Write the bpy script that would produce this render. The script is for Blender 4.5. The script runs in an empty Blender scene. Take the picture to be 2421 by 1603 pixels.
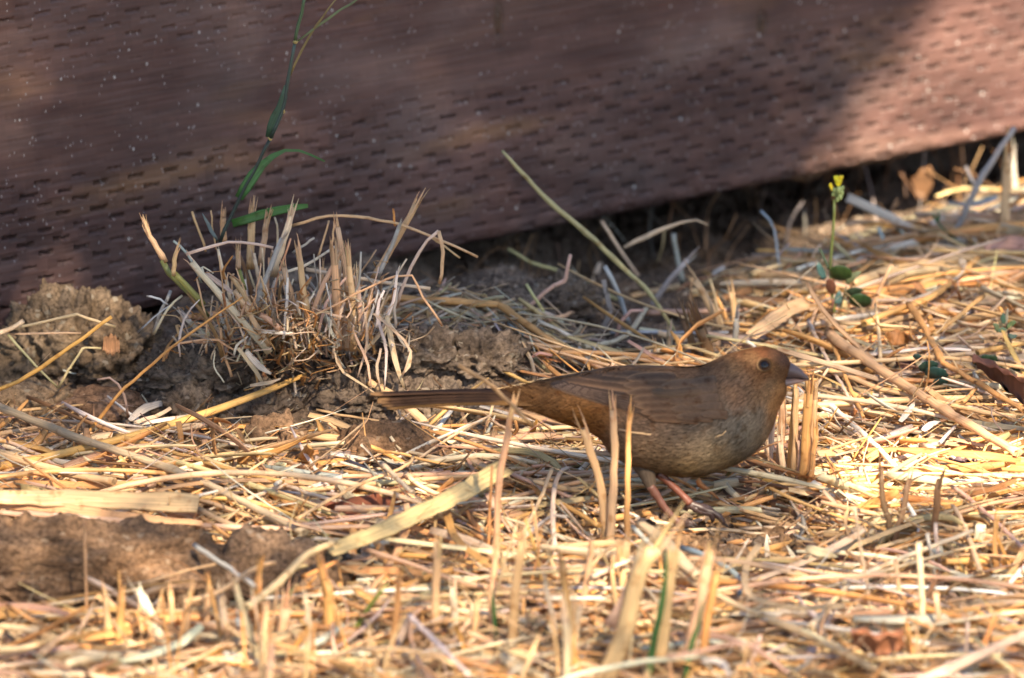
import bpy, math, random
import numpy as np
from mathutils import Vector
from mathutils.bvhtree import BVHTree

random.seed(7)
rng = np.random.default_rng(7)
R = math.radians
scene = bpy.context.scene
COL = scene.collection

# ------------------------------------------------------------------ camera
PITCH = R(16.0)
DIST = 5.0
FPX = 23460.0                     # focal length in photo pixels (photo 2421 wide)
W0, H0 = 2421.0, 1603.0
UP = np.array([0.0, math.sin(PITCH), math.cos(PITCH)])
FWD = np.array([0.0, math.cos(PITCH), -math.sin(PITCH)])
LOOK = 0.0935 * UP
CAM = LOOK - DIST * FWD
cam_data = bpy.data.cameras.new('camera')
cam = bpy.data.objects.new('camera', cam_data)
COL.objects.link(cam)
cam.location = CAM
cam.rotation_euler = (math.pi / 2 - PITCH, 0, 0)
cam_data.sensor_width = 36.0
cam_data.lens = FPX / W0 * 36.0
cam_data.clip_start = 0.1
cam_data.clip_end = 400
cam_data.dof.use_dof = True
cam_data.dof.focus_distance = 5.10
cam_data.dof.aperture_fstop = 9.5
scene.camera = cam

# ------------------------------------------------------------------ light
SUN = np.array([0.25, -0.70, 0.72]); SUN /= np.linalg.norm(SUN)
world = bpy.data.worlds.new('World')
scene.world = world
world.use_nodes = True
wn = world.node_tree
bg = wn.nodes['Background']
sky = wn.nodes.new('ShaderNodeTexSky')
sky.sky_type = 'NISHITA'
sky.sun_disc = False
sky.sun_elevation = math.asin(SUN[2])
sky.sun_rotation = math.atan2(SUN[0], SUN[1])
wn.links.new(sky.outputs[0], bg.inputs[0])
bg.inputs[1].default_value = 0.055
sd = bpy.data.lights.new('sun', 'SUN')
sd.energy = 5.0
sd.angle = R(0.53)
sd.color = (1.0, 0.83, 0.61)
sun = bpy.data.objects.new('sun', sd)
COL.objects.link(sun)
sun.rotation_euler = Vector(SUN).to_track_quat('Z', 'Y').to_euler()
sun.location = (-3, -4, 6)
scene.view_settings.view_transform = 'Standard'
scene.view_settings.look = 'None'
scene.view_settings.gamma = 1.0
scene.view_settings.use_curve_mapping = False
scene.view_settings.exposure = 2.4
scene.cycles.use_denoising = True
scene.cycles.max_bounces = 6
scene.cycles.transparent_max_bounces = 4

# ------------------------------------------------------------------ helpers
def vray(px, py):
    d = FWD + ((px - W0 / 2) / FPX) * np.array([1.0, 0, 0]) - ((py - H0 / 2) / FPX) * UP
    return d / np.linalg.norm(d)

def at_y(px, py, Y=0.0):
    d = vray(px, py)
    return CAM + d * ((Y - CAM[1]) / d[1])

def at_z(px, py, Z=0.0):
    d = vray(px, py)
    return CAM + d * ((Z - CAM[2]) / d[2])

def _hash(i, j, k, seed):
    n = (i.astype(np.int64) * 374761393 + j.astype(np.int64) * 668265263 + k.astype(np.int64) * 2147483647 + seed * 974634777) & 0xFFFFFFFF
    n = ((n ^ (n >> 13)) * 1274126177) & 0xFFFFFFFF
    n = (n ^ (n >> 16)) & 0xFFFFFFFF
    return n / 4294967295.0 * 2 - 1

def vnoise(x, y, z=None, seed=0):
    x = np.asarray(x, float); y = np.asarray(y, float)
    z = np.zeros_like(x) if z is None else np.asarray(z, float)
    xi = np.floor(x); yi = np.floor(y); zi = np.floor(z)
    fx = x - xi; fy = y - yi; fz = z - zi
    fx = fx * fx * (3 - 2 * fx); fy = fy * fy * (3 - 2 * fy); fz = fz * fz * (3 - 2 * fz)
    out = 0
    for a in (0, 1):
        wx = fx if a else 1 - fx
        for b in (0, 1):
            wy = fy if b else 1 - fy
            for c in (0, 1):
                wz = fz if c else 1 - fz
                out = out + wx * wy * wz * _hash(xi + a, yi + b, zi + c, seed)
    return out

def fbm(x, y, z=None, octaves=4, seed=0, gain=0.5, ridge=False):
    s = 0; a = 1.0
    for o in range(octaves):
        n = vnoise(x * 2 ** o, y * 2 ** o, None if z is None else z * 2 ** o, seed + o * 17)
        s = s + a * ((1 - 2 * np.abs(n)) if ridge else n)
        a *= gain
    return s

def sstep(a, b, x):
    t = np.clip((np.asarray(x, float) - a) / (b - a), 0, 1)
    return t * t * (3 - 2 * t)

# ---- the board's line on the ground (its bottom edge, horizontal)
ZB = 0.012
BA = at_z(319, 738, ZB); BB = at_z(2421, 314, ZB)
BD = (BB - BA); BD[2] = 0; BL = np.linalg.norm(BD); BD /= BL            # along the board
BN = np.array([BD[1], -BD[0], 0.0])                                       # out of its face, toward the camera

def sdist(x, y):
    return (x - BA[0]) * BN[0] + (y - BA[1]) * BN[1]

def bump(x, y, cx, cy, sx, sy):
    return np.exp(-((x - cx) / sx) ** 2 - ((y - cy) / sy) ** 2)

def hs(x, y):
    """large shape of the ground"""
    x = np.asarray(x, float); y = np.asarray(y, float)
    h = 0.003 * vnoise(x * 9 + 3.1, y * 9, seed=3)
    s = sdist(x, y)
    toe = 0.165 + 0.012 * vnoise(x * 30, x * 0 + 0.5, seed=5) + 0.05 * sstep(-0.02, 0.05, x)
    bank = sstep(toe, toe + 0.045, y) * sstep(-0.235, -0.16, x) * (1 - sstep(-0.01, 0.055, x))
    h = h + bank * (0.024 + 0.004 * vnoise(x * 22, y * 22, seed=8))
    right = sstep(-0.085, -0.03, x)
    h = h - right * (sstep(0.13, 0.05, s) * 0.022 + sstep(0.045, 0.015, s) * 0.015)
    h = h - (1 - right) * sstep(0.04, 0.01, s) * 0.010
    # straw-covered swell in the middle right
    h = h + 0.010 * bump(x, y, 0.19, 0.28, 0.12, 0.10)
    h = h - 0.010 * bump(x, y, 0.17, -0.135, 0.07, 0.035)
    h = h - 0.003 * bump(x, y, 0.092, -0.01, 0.03, 0.02)
    # soil banked up behind the board
    h = h + sstep(-0.15, -0.20, s) * 0.14
    far = sstep(0.8, 3.0, np.hypot(x, y))
    return h * (1 - far * 0.6) + far * 0.05 * vnoise(x * 0.7, y * 0.7, seed=11)

def at_g(px, py, lift=0.0):
    d = vray(px, py)
    t = (0.12 - CAM[2]) / d[2]
    step = 0.004
    prev = t
    for _ in range(600):
        p = CAM + d * t
        if p[2] <= float(hs(p[0], p[1])) + lift:
            lo, hi = prev, t
            for _ in range(12):
                m = (lo + hi) / 2; p = CAM + d * m
                if p[2] <= float(hs(p[0], p[1])) + lift: hi = m
                else: lo = m
            return CAM + d * hi
        prev = t; t += step
    return CAM + d * t

def new_mesh(name, V, F, mat=None, cols=None, uvs=None, smooth=True, parent=None):
    """V (n,3); F (m,k) array or list of tuples; cols per vertex; uvs per vertex"""
    me = bpy.data.meshes.new(name)
    V = np.asarray(V, np.float32)
    if isinstance(F, np.ndarray):
        m, k = F.shape
        me.vertices.add(len(V)); me.vertices.foreach_set('co', V.ravel())
        me.loops.add(m * k); me.loops.foreach_set('vertex_index', F.astype(np.int32).ravel())
        me.polygons.add(m)
        me.polygons.foreach_set('loop_start', np.arange(0, m * k, k, dtype=np.int32))
        me.polygons.foreach_set('loop_total', np.full(m, k, dtype=np.int32))
        me.update(calc_edges=True)
        li = F.astype(np.int64).ravel()
    else:
        me.from_pydata([tuple(map(float, v)) for v in V], [], F)
        li = np.array([i for f in F for i in f], dtype=np.int64)
    if cols is not None:
        c = np.ones((len(V), 4), np.float32); c[:, :3] = np.asarray(cols)[:, :3]
        at = me.color_attributes.new('Col', 'FLOAT_COLOR', 'POINT')
        at.data.foreach_set('color', c.ravel())
    if uvs is not None:
        uvl = me.uv_layers.new(name='UVMap')
        uvl.data.foreach_set('uv', np.asarray(uvs, np.float32)[li].ravel())
    me.polygons.foreach_set('use_smooth', np.full(len(me.polygons), smooth))
    if mat: me.materials.append(mat)
    me.validate()
    o = bpy.data.objects.new(name, me)
    COL.objects.link(o)
    if parent: o.parent = parent
    return o

def tag(o, label=None, cat=None, group=None, kind=None):
    if label: o['label'] = label
    if cat: o['category'] = cat
    if group: o['group'] = group
    if kind: o['kind'] = kind
    return o

def empty(name, loc):
    o = bpy.data.objects.new(name, None)
    COL.objects.link(o); o.location = loc; o.empty_display_size = 0.01
    return o

def rebase(o, root):
    """parent keeping world geometry: shift the mesh into the root's frame"""
    o.parent = root
    me = o.data
    n = len(me.vertices); a = np.empty(n * 3, np.float32)
    me.vertices.foreach_get('co', a); a = a.reshape(-1, 3) - np.array(root.location, np.float32)
    me.vertices.foreach_set('co', a.ravel()); me.update()
    return o

def recentre(o, p):
    me = o.data
    n = len(me.vertices); a = np.empty(n * 3, np.float32)
    me.vertices.foreach_get('co', a); a = a.reshape(-1, 3) - np.array(p, np.float32)
    me.vertices.foreach_set('co', a.ravel()); me.update()
    o.location = p
    return o

# ------------------------------------------------------------------ materials
def mat_new(name):
    m = bpy.data.materials.new(name); m.use_nodes = True
    return m, m.node_tree, m.node_tree.nodes['Principled BSDF']

def N(nt, t, **kw):
    n = nt.nodes.new(t)
    for k, v in kw.items(): setattr(n, k, v)
    return n

def ramp(nt, pts):
    r = N(nt, 'ShaderNodeValToRGB')
    e = r.color_ramp.elements
    while len(e) < len(pts): e.new(0.5)
    for i, (p, c) in enumerate(pts):
        e[i].position = p; e[i].color = (c[0], c[1], c[2], 1) if not isinstance(c, (int, float)) else (c, c, c, 1)
    return r

def mulcol(nt, a, b, fac=1.0, mode='MULTIPLY'):
    m = N(nt, 'ShaderNodeMix', data_type='RGBA', blend_type=mode)
    if isinstance(fac, (int, float)): m.inputs[0].default_value = fac
    else: nt.links.new(fac, m.inputs[0])
    for s, v in ((m.inputs[6], a), (m.inputs[7], b)):
        if isinstance(v, tuple): s.default_value = (*v, 1)
        else: nt.links.new(v, s)
    return m.outputs[2]

def straw_material(name, trans=0.12, rough=0.5, uvscale=(9, 0.9), amp=(0.72, 1.12), spec=0.4):
    m, nt, b = mat_new(name)
    at = N(nt, 'ShaderNodeAttribute', attribute_name='Col')
    uv = N(nt, 'ShaderNodeUVMap')
    mp = N(nt, 'ShaderNodeMapping'); mp.inputs['Scale'].default_value = (uvscale[0], uvscale[1], 1)
    nt.links.new(uv.outputs[0], mp.inputs[0])
    n1 = N(nt, 'ShaderNodeTexNoise'); n1.inputs['Scale'].default_value = 1.0; n1.inputs['Detail'].default_value = 4
    nt.links.new(mp.outputs[0], n1.inputs['Vector'])
    r = ramp(nt, [(0.3, amp[0]), (0.62, amp[1])])
    nt.links.new(n1.outputs[0], r.inputs[0])
    geo = N(nt, 'ShaderNodeNewGeometry')
    n2 = N(nt, 'ShaderNodeTexNoise'); n2.inputs['Scale'].default_value = 160.0; n2.inputs['Detail'].default_value = 3
    nt.links.new(geo.outputs['Position'], n2.inputs['Vector'])
    r2 = ramp(nt, [(0.28, (0.60, 0.46, 0.33)), (0.42, (1, 1, 1))])
    nt.links.new(n2.outputs[0], r2.inputs[0])
    c = mulcol(nt, at.outputs['Color'], r.outputs[0])
    c = mulcol(nt, c, r2.outputs[0], 0.8)
    nt.links.new(c, b.inputs['Base Color'])
    b.inputs['Roughness'].default_value = rough
    b.inputs['Specular IOR Level'].default_value = spec
    bp = N(nt, 'ShaderNodeBump'); bp.inputs['Strength'].default_value = 0.35; bp.inputs['Distance'].default_value = 0.0004
    nt.links.new(n1.outputs[0], bp.inputs['Height']); nt.links.new(bp.outputs[0], b.inputs['Normal'])
    if trans > 0:
        tr = N(nt, 'ShaderNodeBsdfTranslucent'); nt.links.new(c, tr.inputs[0])
        mx = N(nt, 'ShaderNodeMixShader'); mx.inputs[0].default_value = trans
        out = nt.nodes['Material Output']
        nt.links.new(b.outputs[0], mx.inputs[1]); nt.links.new(tr.outputs[0], mx.inputs[2])
        nt.links.new(mx.outputs[0], out.inputs[0])
    return m

M_STRAW = straw_material('dry_straw', 0.14)
M_BLADE = straw_material('dry_blade', 0.30, 0.6, (14, 0.7), (0.62, 1.1))
M_GREEN = straw_material('green_leaf', 0.18, 0.45, (10, 0.6), (0.75, 1.15))
M_FEATHER = straw_material('feather', 0.0, 0.75, (30, 1.5), (0.7, 1.15), 0.12)

def soil_material(name, ca, cb, cc, bump=0.0012, scale=1.0):
    m, nt, b = mat_new(name)
    geo = N(nt, 'ShaderNodeNewGeometry')
    n1 = N(nt, 'ShaderNodeTexNoise'); n1.inputs['Scale'].default_value = 35 * scale; n1.inputs['Detail'].default_value = 6
    n2 = N(nt, 'ShaderNodeTexNoise'); n2.inputs['Scale'].default_value = 420 * scale; n2.inputs['Detail'].default_value = 5; n2.inputs['Roughness'].default_value = 0.7
    v = N(nt, 'ShaderNodeTexVoronoi'); v.inputs['Scale'].default_value = 380 * scale
    for n in (n1, n2, v): nt.links.new(geo.outputs['Position'], n.inputs['Vector'])
    r1 = ramp(nt, [(0.32, ca), (0.52, cb), (0.70, cc)])
    nt.links.new(n1.outputs[0], r1.inputs[0])
    r2 = ramp(nt, [(0.36, 0.35), (0.60, 1.2)])
    nt.links.new(n2.outputs[0], r2.inputs[0])
    c = mulcol(nt, r1.outputs[0], r2.outputs[0])
    r3 = ramp(nt, [(0.955, 0.0), (0.975, 1.0)])
    sep = N(nt, 'ShaderNodeSeparateColor'); nt.links.new(v.outputs['Color'], sep.inputs[0])
    nt.links.new(sep.outputs[0], r3.inputs[0])
    c = mulcol(nt, c, (0.27, 0.225, 0.175), r3.outputs[0], 'MIX')
    at = N(nt, 'ShaderNodeAttribute', attribute_name='Col')
    c = mulcol(nt, c, at.outputs['Color'])
    nt.links.new(c, b.inputs['Base Color'])
    b.inputs['Roughness'].default_value = 0.95; b.inputs['Specular IOR Level'].default_value = 0.15
    bp = N(nt, 'ShaderNodeBump'); bp.inputs['Strength'].default_value = 0.9; bp.inputs['Distance'].default_value = bump
    nt.links.new(n2.outputs[0], bp.inputs['Height']); nt.links.new(bp.outputs[0], b.inputs['Normal'])
    return m

M_SOIL = soil_material('soil', (0.105, 0.075, 0.054), (0.18, 0.132, 0.097), (0.25, 0.19, 0.14))
M_CLOD = soil_material('clod_soil', (0.13, 0.088, 0.057), (0.21, 0.148, 0.10), (0.28, 0.205, 0.145))
# ------------------------------------------------------------------ ground
def axis(lo, hi, step, outs):
    a = np.arange(lo, hi + step / 2, step)
    return np.concatenate([[-o for o in outs[::-1]], a, outs]) if True else a

xs = axis(-0.36, 0.36, 0.0014, [0.38, 0.42, 0.5, 0.7, 1.0, 1.5, 2.5, 5, 10, 25, 60, 120])
ys0 = np.arange(-0.38, 0.80, 0.0018)
ys = np.concatenate([[-120, -60, -25, -10, -5, -2.5, -1.5, -1.0, -0.7, -0.5, -0.42], ys0, [0.84, 0.9, 1.0, 1.3, 1.8, 3, 6, 12, 30, 70, 150]])
GX, GY = np.meshgrid(xs, ys)
inner = (np.abs(GX) < 0.37) & (GY > -0.39) & (GY < 0.81)
H = hs(GX, GY)
s = sdist(GX, GY)
det = 0.0034 * fbm(GX * 55, GY * 55, None, 3, 21) + 0.0040 * fbm(GX * 150, GY * 150, None, 3, 31, 0.6, True) * 0.6
cell = np.abs(vnoise(GX * 75 + 2 * vnoise(GX * 40, GY * 40, seed=2), GY * 75, seed=77))
det = det - 0.0040 * sstep(0.10, 0.0, cell)
H = H + np.where(inner, det, 0)
# tint: bare bank greyer, straw chaff zone warmer
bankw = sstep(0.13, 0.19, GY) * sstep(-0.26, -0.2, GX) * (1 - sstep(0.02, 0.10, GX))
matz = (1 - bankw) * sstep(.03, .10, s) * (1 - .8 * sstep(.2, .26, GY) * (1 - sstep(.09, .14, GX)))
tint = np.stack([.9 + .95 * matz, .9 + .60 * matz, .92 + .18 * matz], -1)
ny, nx = GX.shape
V = np.stack([GX, GY, H], -1).reshape(-1, 3)
idx = np.arange(nx * ny).reshape(ny, nx)
F = np.stack([idx[:-1, :-1], idx[:-1, 1:], idx[1:, 1:], idx[1:, :-1]], -1).reshape(-1, 4)
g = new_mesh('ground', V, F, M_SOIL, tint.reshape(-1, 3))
tag(g, 'grey brown bare earth showing between the straw and under the board', kind='structure')

# ------------------------------------------------------------------ timber board
def wood_material():
    m, nt, b = mat_new('stained_timber')
    uv = N(nt, 'ShaderNodeUVMap')
    mp = N(nt, 'ShaderNodeMapping'); mp.inputs['Scale'].default_value = (7, 34, 1)
    nt.links.new(uv.outputs[0], mp.inputs[0])
    n1 = N(nt, 'ShaderNodeTexNoise'); n1.inputs['Scale'].default_value = 1.0; n1.inputs['Detail'].default_value = 6; n1.inputs['Distortion'].default_value = 0.6
    nt.links.new(mp.outputs[0], n1.inputs['Vector'])
    r = ramp(nt, [(0.28, (0.046, 0.022, 0.020)), (0.45, (0.072, 0.037, 0.032)), (0.60, (0.098, 0.053, 0.045)), (0.78, (0.140, 0.078, 0.060))])
    nt.links.new(n1.outputs[0], r.inputs[0])
    mpf = N(nt, 'ShaderNodeMapping'); mpf.inputs['Scale'].default_value = (18, 420, 1)
    nt.links.new(uv.outputs[0], mpf.inputs[0])
    nf = N(nt, 'ShaderNodeTexNoise'); nf.inputs['Scale'].default_value = 1.0; nf.inputs['Detail'].default_value = 4
    nt.links.new(mpf.outputs[0], nf.inputs['Vector'])
    rf = ramp(nt, [(0.3, 0.80), (0.65, 1.1)])
    nt.links.new(nf.outputs[0], rf.inputs[0])
    c = mulcol(nt, r.outputs[0], rf.outputs[0])
    # blotches of weathering, dusty grey and ochre
    mp2 = N(nt, 'ShaderNodeMapping'); mp2.inputs['Scale'].default_value = (9, 22, 1)
    nt.links.new(uv.outputs[0], mp2.inputs[0])
    n2 = N(nt, 'ShaderNodeTexNoise'); n2.inputs['Scale'].default_value = 1.0; n2.inputs['Detail'].default_value = 5
    nt.links.new(mp2.outputs[0], n2.inputs['Vector'])
    r2 = ramp(nt, [(0.50, 0.0), (0.75, 0.38)])
    nt.links.new(n2.outputs[0], r2.inputs[0])
    c = mulcol(nt, c, (0.20, 0.150, 0.135), r2.outputs[0], 'MIX')
    n3 = N(nt, 'ShaderNodeTexNoise'); n3.inputs['Scale'].default_value = 1.0; n3.inputs['Detail'].default_value = 3
    mp3 = N(nt, 'ShaderNodeMapping'); mp3.inputs['Scale'].default_value = (6, 30, 1); mp3.inputs['Location'].default_value = (7.3, 2.1, 0)
    nt.links.new(uv.outputs[0], mp3.inputs[0]); nt.links.new(mp3.outputs[0], n3.inputs['Vector'])
    r3 = ramp(nt, [(0.60, 0.0), (0.75, 0.5)])
    nt.links.new(n3.outputs[0], r3.inputs[0])
    c = mulcol(nt, c, (0.20, 0.105, 0.045), r3.outputs[0], 'MIX')
    at = N(nt, 'ShaderNodeAttribute', attribute_name='Col')
    c = mulcol(nt, c, at.outputs['Color'])
    # lime splashes: tiny pale flecks, drawn out downward
    for (sx, sy, th, seed, pal) in ((1000, 420, 0.982, 0.0, (0.28, 0.26, 0.26)), (1300, 360, 0.988, 5.0, (0.28, 0.26, 0.26)), (520, 330, 0.994, 9.0, (0.36, 0.35, 0.34))):
        mv = N(nt, 'ShaderNodeMapping'); mv.inputs['Scale'].default_value = (sx, sy, 1); mv.inputs['Location'].default_value = (seed, seed, 0)
        nt.links.new(uv.outputs[0], mv.inputs[0])
        vo = N(nt, 'ShaderNodeTexVoronoi'); vo.inputs['Scale'].default_value = 1.0
        nt.links.new(mv.outputs[0], vo.inputs['Vector'])
        sp = N(nt, 'ShaderNodeSeparateColor'); nt.links.new(vo.outputs['Color'], sp.inputs[0])
        a = N(nt, 'ShaderNodeMath', operation='GREATER_THAN'); a.inputs[1].default_value = th
        nt.links.new(sp.outputs[0], a.inputs[0])
        d = N(nt, 'ShaderNodeMath', operation='LESS_THAN'); d.inputs[1].default_value = 0.34
        nt.links.new(vo.outputs['Distance'], d.inputs[0])
        f = N(nt, 'ShaderNodeMath', operation='MULTIPLY'); nt.links.new(a.outputs[0], f.inputs[0]); nt.links.new(d.outputs[0], f.inputs[1])
        c = mulcol(nt, c, pal, f.outputs[0], 'MIX')
    nt.links.new(c, b.inputs['Base Color'])
    b.inputs['Roughness'].default_value = 0.62; b.inputs['Specular IOR Level'].default_value = 0.35
    bp = N(nt, 'ShaderNodeBump'); bp.inputs['Strength'].default_value = 0.5; bp.inputs['Distance'].default_value = 0.0005
    nt.links.new(nf.outputs[0], bp.inputs['Height']); nt.links.new(bp.outputs[0], b.inputs['Normal'])
    return m

M_WOOD = wood_material()
BH, BT, BR = 0.286, 0.038, 0.005
us = np.concatenate([[-1.2, -0.8, -0.4, -0.2], np.arange(-0.125, 0.66, 0.00075), [0.7, 0.85, 1.1, 1.5]])
zf = np.concatenate([[BH - BR], np.arange(0.22, BR, -0.00065)])
prof = [(0.0, z) for z in zf]
for a in np.linspace(0, 90, 7)[1:]: prof.append((BR - BR * math.cos(R(a)), BR - BR * math.sin(R(a))))
for d in (0.012, 0.02, 0.03): prof.append((d, 0.0))
for a in np.linspace(0, 90, 5): prof.append((BT - BR + BR * math.sin(R(a)), BR - BR * math.cos(R(a))))
for z in (0.1, 0.2): prof.append((BT, z))
for a in np.linspace(0, 90, 5): prof.append((BT - BR + BR * math.cos(R(a)), BH - BR + BR * math.sin(R(a))))
for a in np.linspace(0, 90, 5): prof.append((BR - BR * math.sin(R(a)), BH - BR + BR * math.cos(R(a))))
prof = np.array(prof[:-1])
nf_ = len(zf)
U_, P_ = np.meshgrid(us, np.arange(len(prof)))
D_ = prof[P_, 0].copy(); Z_ = prof[P_, 1].copy()
front = (P_ < nf_ + 4)
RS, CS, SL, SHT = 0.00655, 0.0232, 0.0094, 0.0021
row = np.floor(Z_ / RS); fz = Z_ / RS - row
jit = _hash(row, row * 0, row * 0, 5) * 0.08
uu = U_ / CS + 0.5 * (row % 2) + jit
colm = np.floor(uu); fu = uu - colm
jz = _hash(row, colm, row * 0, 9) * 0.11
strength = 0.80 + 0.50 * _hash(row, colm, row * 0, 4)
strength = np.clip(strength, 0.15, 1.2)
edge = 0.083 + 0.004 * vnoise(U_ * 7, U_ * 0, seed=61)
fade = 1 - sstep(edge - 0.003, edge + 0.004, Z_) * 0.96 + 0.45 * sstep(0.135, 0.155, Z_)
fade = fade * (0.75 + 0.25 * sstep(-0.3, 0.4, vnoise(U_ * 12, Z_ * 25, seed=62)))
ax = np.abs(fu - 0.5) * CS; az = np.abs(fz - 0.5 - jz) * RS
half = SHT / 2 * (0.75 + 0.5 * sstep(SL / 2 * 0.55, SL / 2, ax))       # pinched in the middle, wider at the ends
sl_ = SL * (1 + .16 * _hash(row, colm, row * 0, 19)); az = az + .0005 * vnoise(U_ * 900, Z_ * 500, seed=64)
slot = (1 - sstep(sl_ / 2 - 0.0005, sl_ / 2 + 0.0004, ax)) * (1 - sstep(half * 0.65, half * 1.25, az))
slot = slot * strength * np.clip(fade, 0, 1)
relief = 0.00028 * _hash(np.floor(uu * 2), row, row * 0, 8) * np.clip(fade, 0, 1)
grain = 0.00010 * fbm(U_ * 25, Z_ * 700, None, 3, 71) + 0.0005 * vnoise(U_ * 5, Z_ * 12, seed=72) + 0.00014 * vnoise(U_ * 30, Z_ * 160, seed=73)
D_ = D_ + np.where(front, 0.0038 * slot - relief - grain, 0)
# vertical saw marks and two knots
kn = [(BD.dot(at_z(0, 0)) * 0 + 0.37, 0.140, 0.0055, 0.011), (0.43, 0.094, 0.003, 0.006), (0.245, 0.125, 0.0025, 0.009)]
colr = np.ones(U_.shape + (3,)) * (1 + .22 * fbm(U_ * 9, Z_ * 14, None, 4, 171))[..., None] * (1 + .10 * np.floor(1.5 * _hash(np.floor(uu * 2), row, row * 0, 8) * np.clip(fade, 0, 1)))[..., None]
for (ku, kz, ka, kb) in kn:
    dd = np.hypot((U_ - ku) / ka, (Z_ - kz) / kb)
    D_ = D_ + np.where(front, 0.0007 * np.exp(-(dd - 1) ** 2 / 0.06), 0)
    w_ = np.exp(-dd ** 2 / 1.4)[..., None]
    colr = colr * (1 - w_ * np.array([0.45, 0.45, 0.65]))
colr = colr * (1 - 0.38 * np.clip(slot, 0, 1)[..., None] * np.where(front, 1, 0)[..., None])  # slots coloured darker: some stain, plus the shade of their depth painted in
Pw = BA[None, None, :] + U_[..., None] * BD - D_[..., None] * BN
Pw[..., 2] = ZB + Z_
npz, nu = U_.shape
idx = np.arange(npz * nu).reshape(npz, nu)
nxt = np.roll(idx, -1, axis=0)
F = np.stack([idx[:, :-1], nxt[:, :-1], nxt[:, 1:], idx[:, 1:]], -1).reshape(-1, 4)
arc = np.concatenate([[0], np.cumsum(np.hypot(np.diff(prof[:, 0]), np.diff(prof[:, 1])))])
UV = np.stack([U_ + 3.0, arc[P_] + 1.0], -1).reshape(-1, 2)
V = Pw.reshape(-1, 3)
# end caps: separate rings
caps = []
for c_ in (0, nu - 1):
    b0 = len(V); ringv = Pw[:, c_, :]
    V = np.vstack([V, ringv, ringv.mean(0)[None]])
    UV = np.vstack([UV, np.stack([ringv[:, 2] + 9, ringv[:, 0]], -1), [[9, 0]]])
    n_ = len(ringv)
    colr = colr.reshape(-1, 3); colr = np.vstack([colr, np.full((n_ + 1, 3), 0.8)])
    for i in range(n_):
        a_, b_ = b0 + i, b0 + (i + 1) % n_
        caps.append([a_, b_, b0 + n_, b0 + n_] if c_ == 0 else [b_, a_, b0 + n_, b0 + n_])
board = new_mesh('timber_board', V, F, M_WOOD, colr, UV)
# caps as triangles in a second mesh part
ce = np.array(caps)[:, :3]
used = np.unique(ce); remap = {int(a): i for i, a in enumerate(used)}
endo = new_mesh('end_grain', V[used], np.array([[remap[int(i)] for i in f] for f in ce]), M_WOOD, colr[used], UV[used], False)
recentre(board, tuple(BA)); recentre(endo, tuple(BA)); endo.parent = board; endo.location = (0, 0, 0)
tag(board, 'long red brown pressure treated board with rows of incised slots behind the bird', 'board')

# the earth held back by the board, its underside open above the hollow
bu = np.concatenate([[-1.2, -.6, -.3], np.arange(-.14, .70, .004), [.9, 1.2, 1.5]])
bv = [(-.0385, .20), (-.0385, .10), (-.0385, .04), (-.0385, .014), (-.040, .006)] + [(-.040 - k * .006, .004) for k in range(1, 30)] + [(-.24, .03), (-.26, .20), (-.15, .225), (-.06, .215)]
BU, BVi = np.meshgrid(bu, np.arange(len(bv))); bva = np.array(bv)
sS, zZ = bva[BVi, 0], bva[BVi, 1]
und = (zZ < .01)
zZ = zZ + np.where(und, .010 * fbm(BU * 22, sS * 22, None, 4, 141) * .6 - .002, 0)
zZ = np.where(zZ > .19, zZ + .006 * fbm(BU * 12, sS * 12, None, 3, 5), zZ)
PB = BA[None, None, :] + BU[..., None] * BD + sS[..., None] * BN
PB[..., 2] = zZ
ix = np.arange(BU.size).reshape(BU.shape); nx2 = np.roll(ix, -1, axis=0)
FB = np.stack([ix[:, :-1], ix[:, 1:], nx2[:, 1:], nx2[:, :-1]], -1).reshape(-1, 4)
bed = new_mesh('earth_bank', PB.reshape(-1, 3), FB, M_SOIL, np.full((BU.size, 3), .9))
tag(bed, 'earth held up behind the board', kind='structure')
# ------------------------------------------------------------------ tubes, blades
PAL = dict(gold=(.67, .355, .130), tan=(.66, .42, .225), pale=(.73, .55, .37), white=(.80, .70, .57), grey=(.40, .37, .33),
           blue=(.42, .45, .47), brown=(.24, .13, .06), red=(.24, .10, .065), orange=(.62, .31, .09), olive=(.48, .42, .20), leafolive=(.21, .23, .05),
           green=(.045, .12, .030), dark=(.10, .06, .04), cream=(.75, .535, .29), dkgreen=(.035, .075, .035), yellow=(.80, .66, .03),
           pink=(.58, .37, .26), teal=(.05, .12, .10))

def catmull(P, n):
    P = np.asarray(P, float)
    if len(P) == 2:
        t = np.linspace(0, 1, n)[:, None]; return P[0] * (1 - t) + P[1] * t
    Q = np.vstack([2 * P[0] - P[1], P, 2 * P[-1] - P[-2]])
    L = np.concatenate([[0], np.cumsum(np.linalg.norm(np.diff(P[:, :3], axis=0), axis=1) + 1e-9)]); L /= L[-1]
    out = []
    for t in np.linspace(0, 1, n):
        i = min(max(np.searchsorted(L, t, side='right') - 1, 0), len(P) - 2)
        u = (t - L[i]) / (L[i + 1] - L[i])
        p0, p1, p2, p3 = Q[i], Q[i + 1], Q[i + 2], Q[i + 3]
        out.append(0.5 * (2 * p1 + (p2 - p0) * u + (2 * p0 - 5 * p1 + 4 * p2 - p3) * u * u + (3 * p1 - p0 - 3 * p2 + p3) * u ** 3))
    return np.array(out)

def linear(P, n):
    P = np.asarray(P, float)
    L = np.concatenate([[0], np.cumsum(np.linalg.norm(np.diff(P[:, :3], axis=0), axis=1))]); L /= L[-1]
    ts = np.unique(np.concatenate([np.linspace(0, 1, n)] + [[max(l - 0.012, 0), l, min(l + 0.012, 1)] for l in L[1:-1]]))
    return np.stack([np.interp(ts, L, P[:, k]) for k in range(P.shape[1])], -1)

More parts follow.
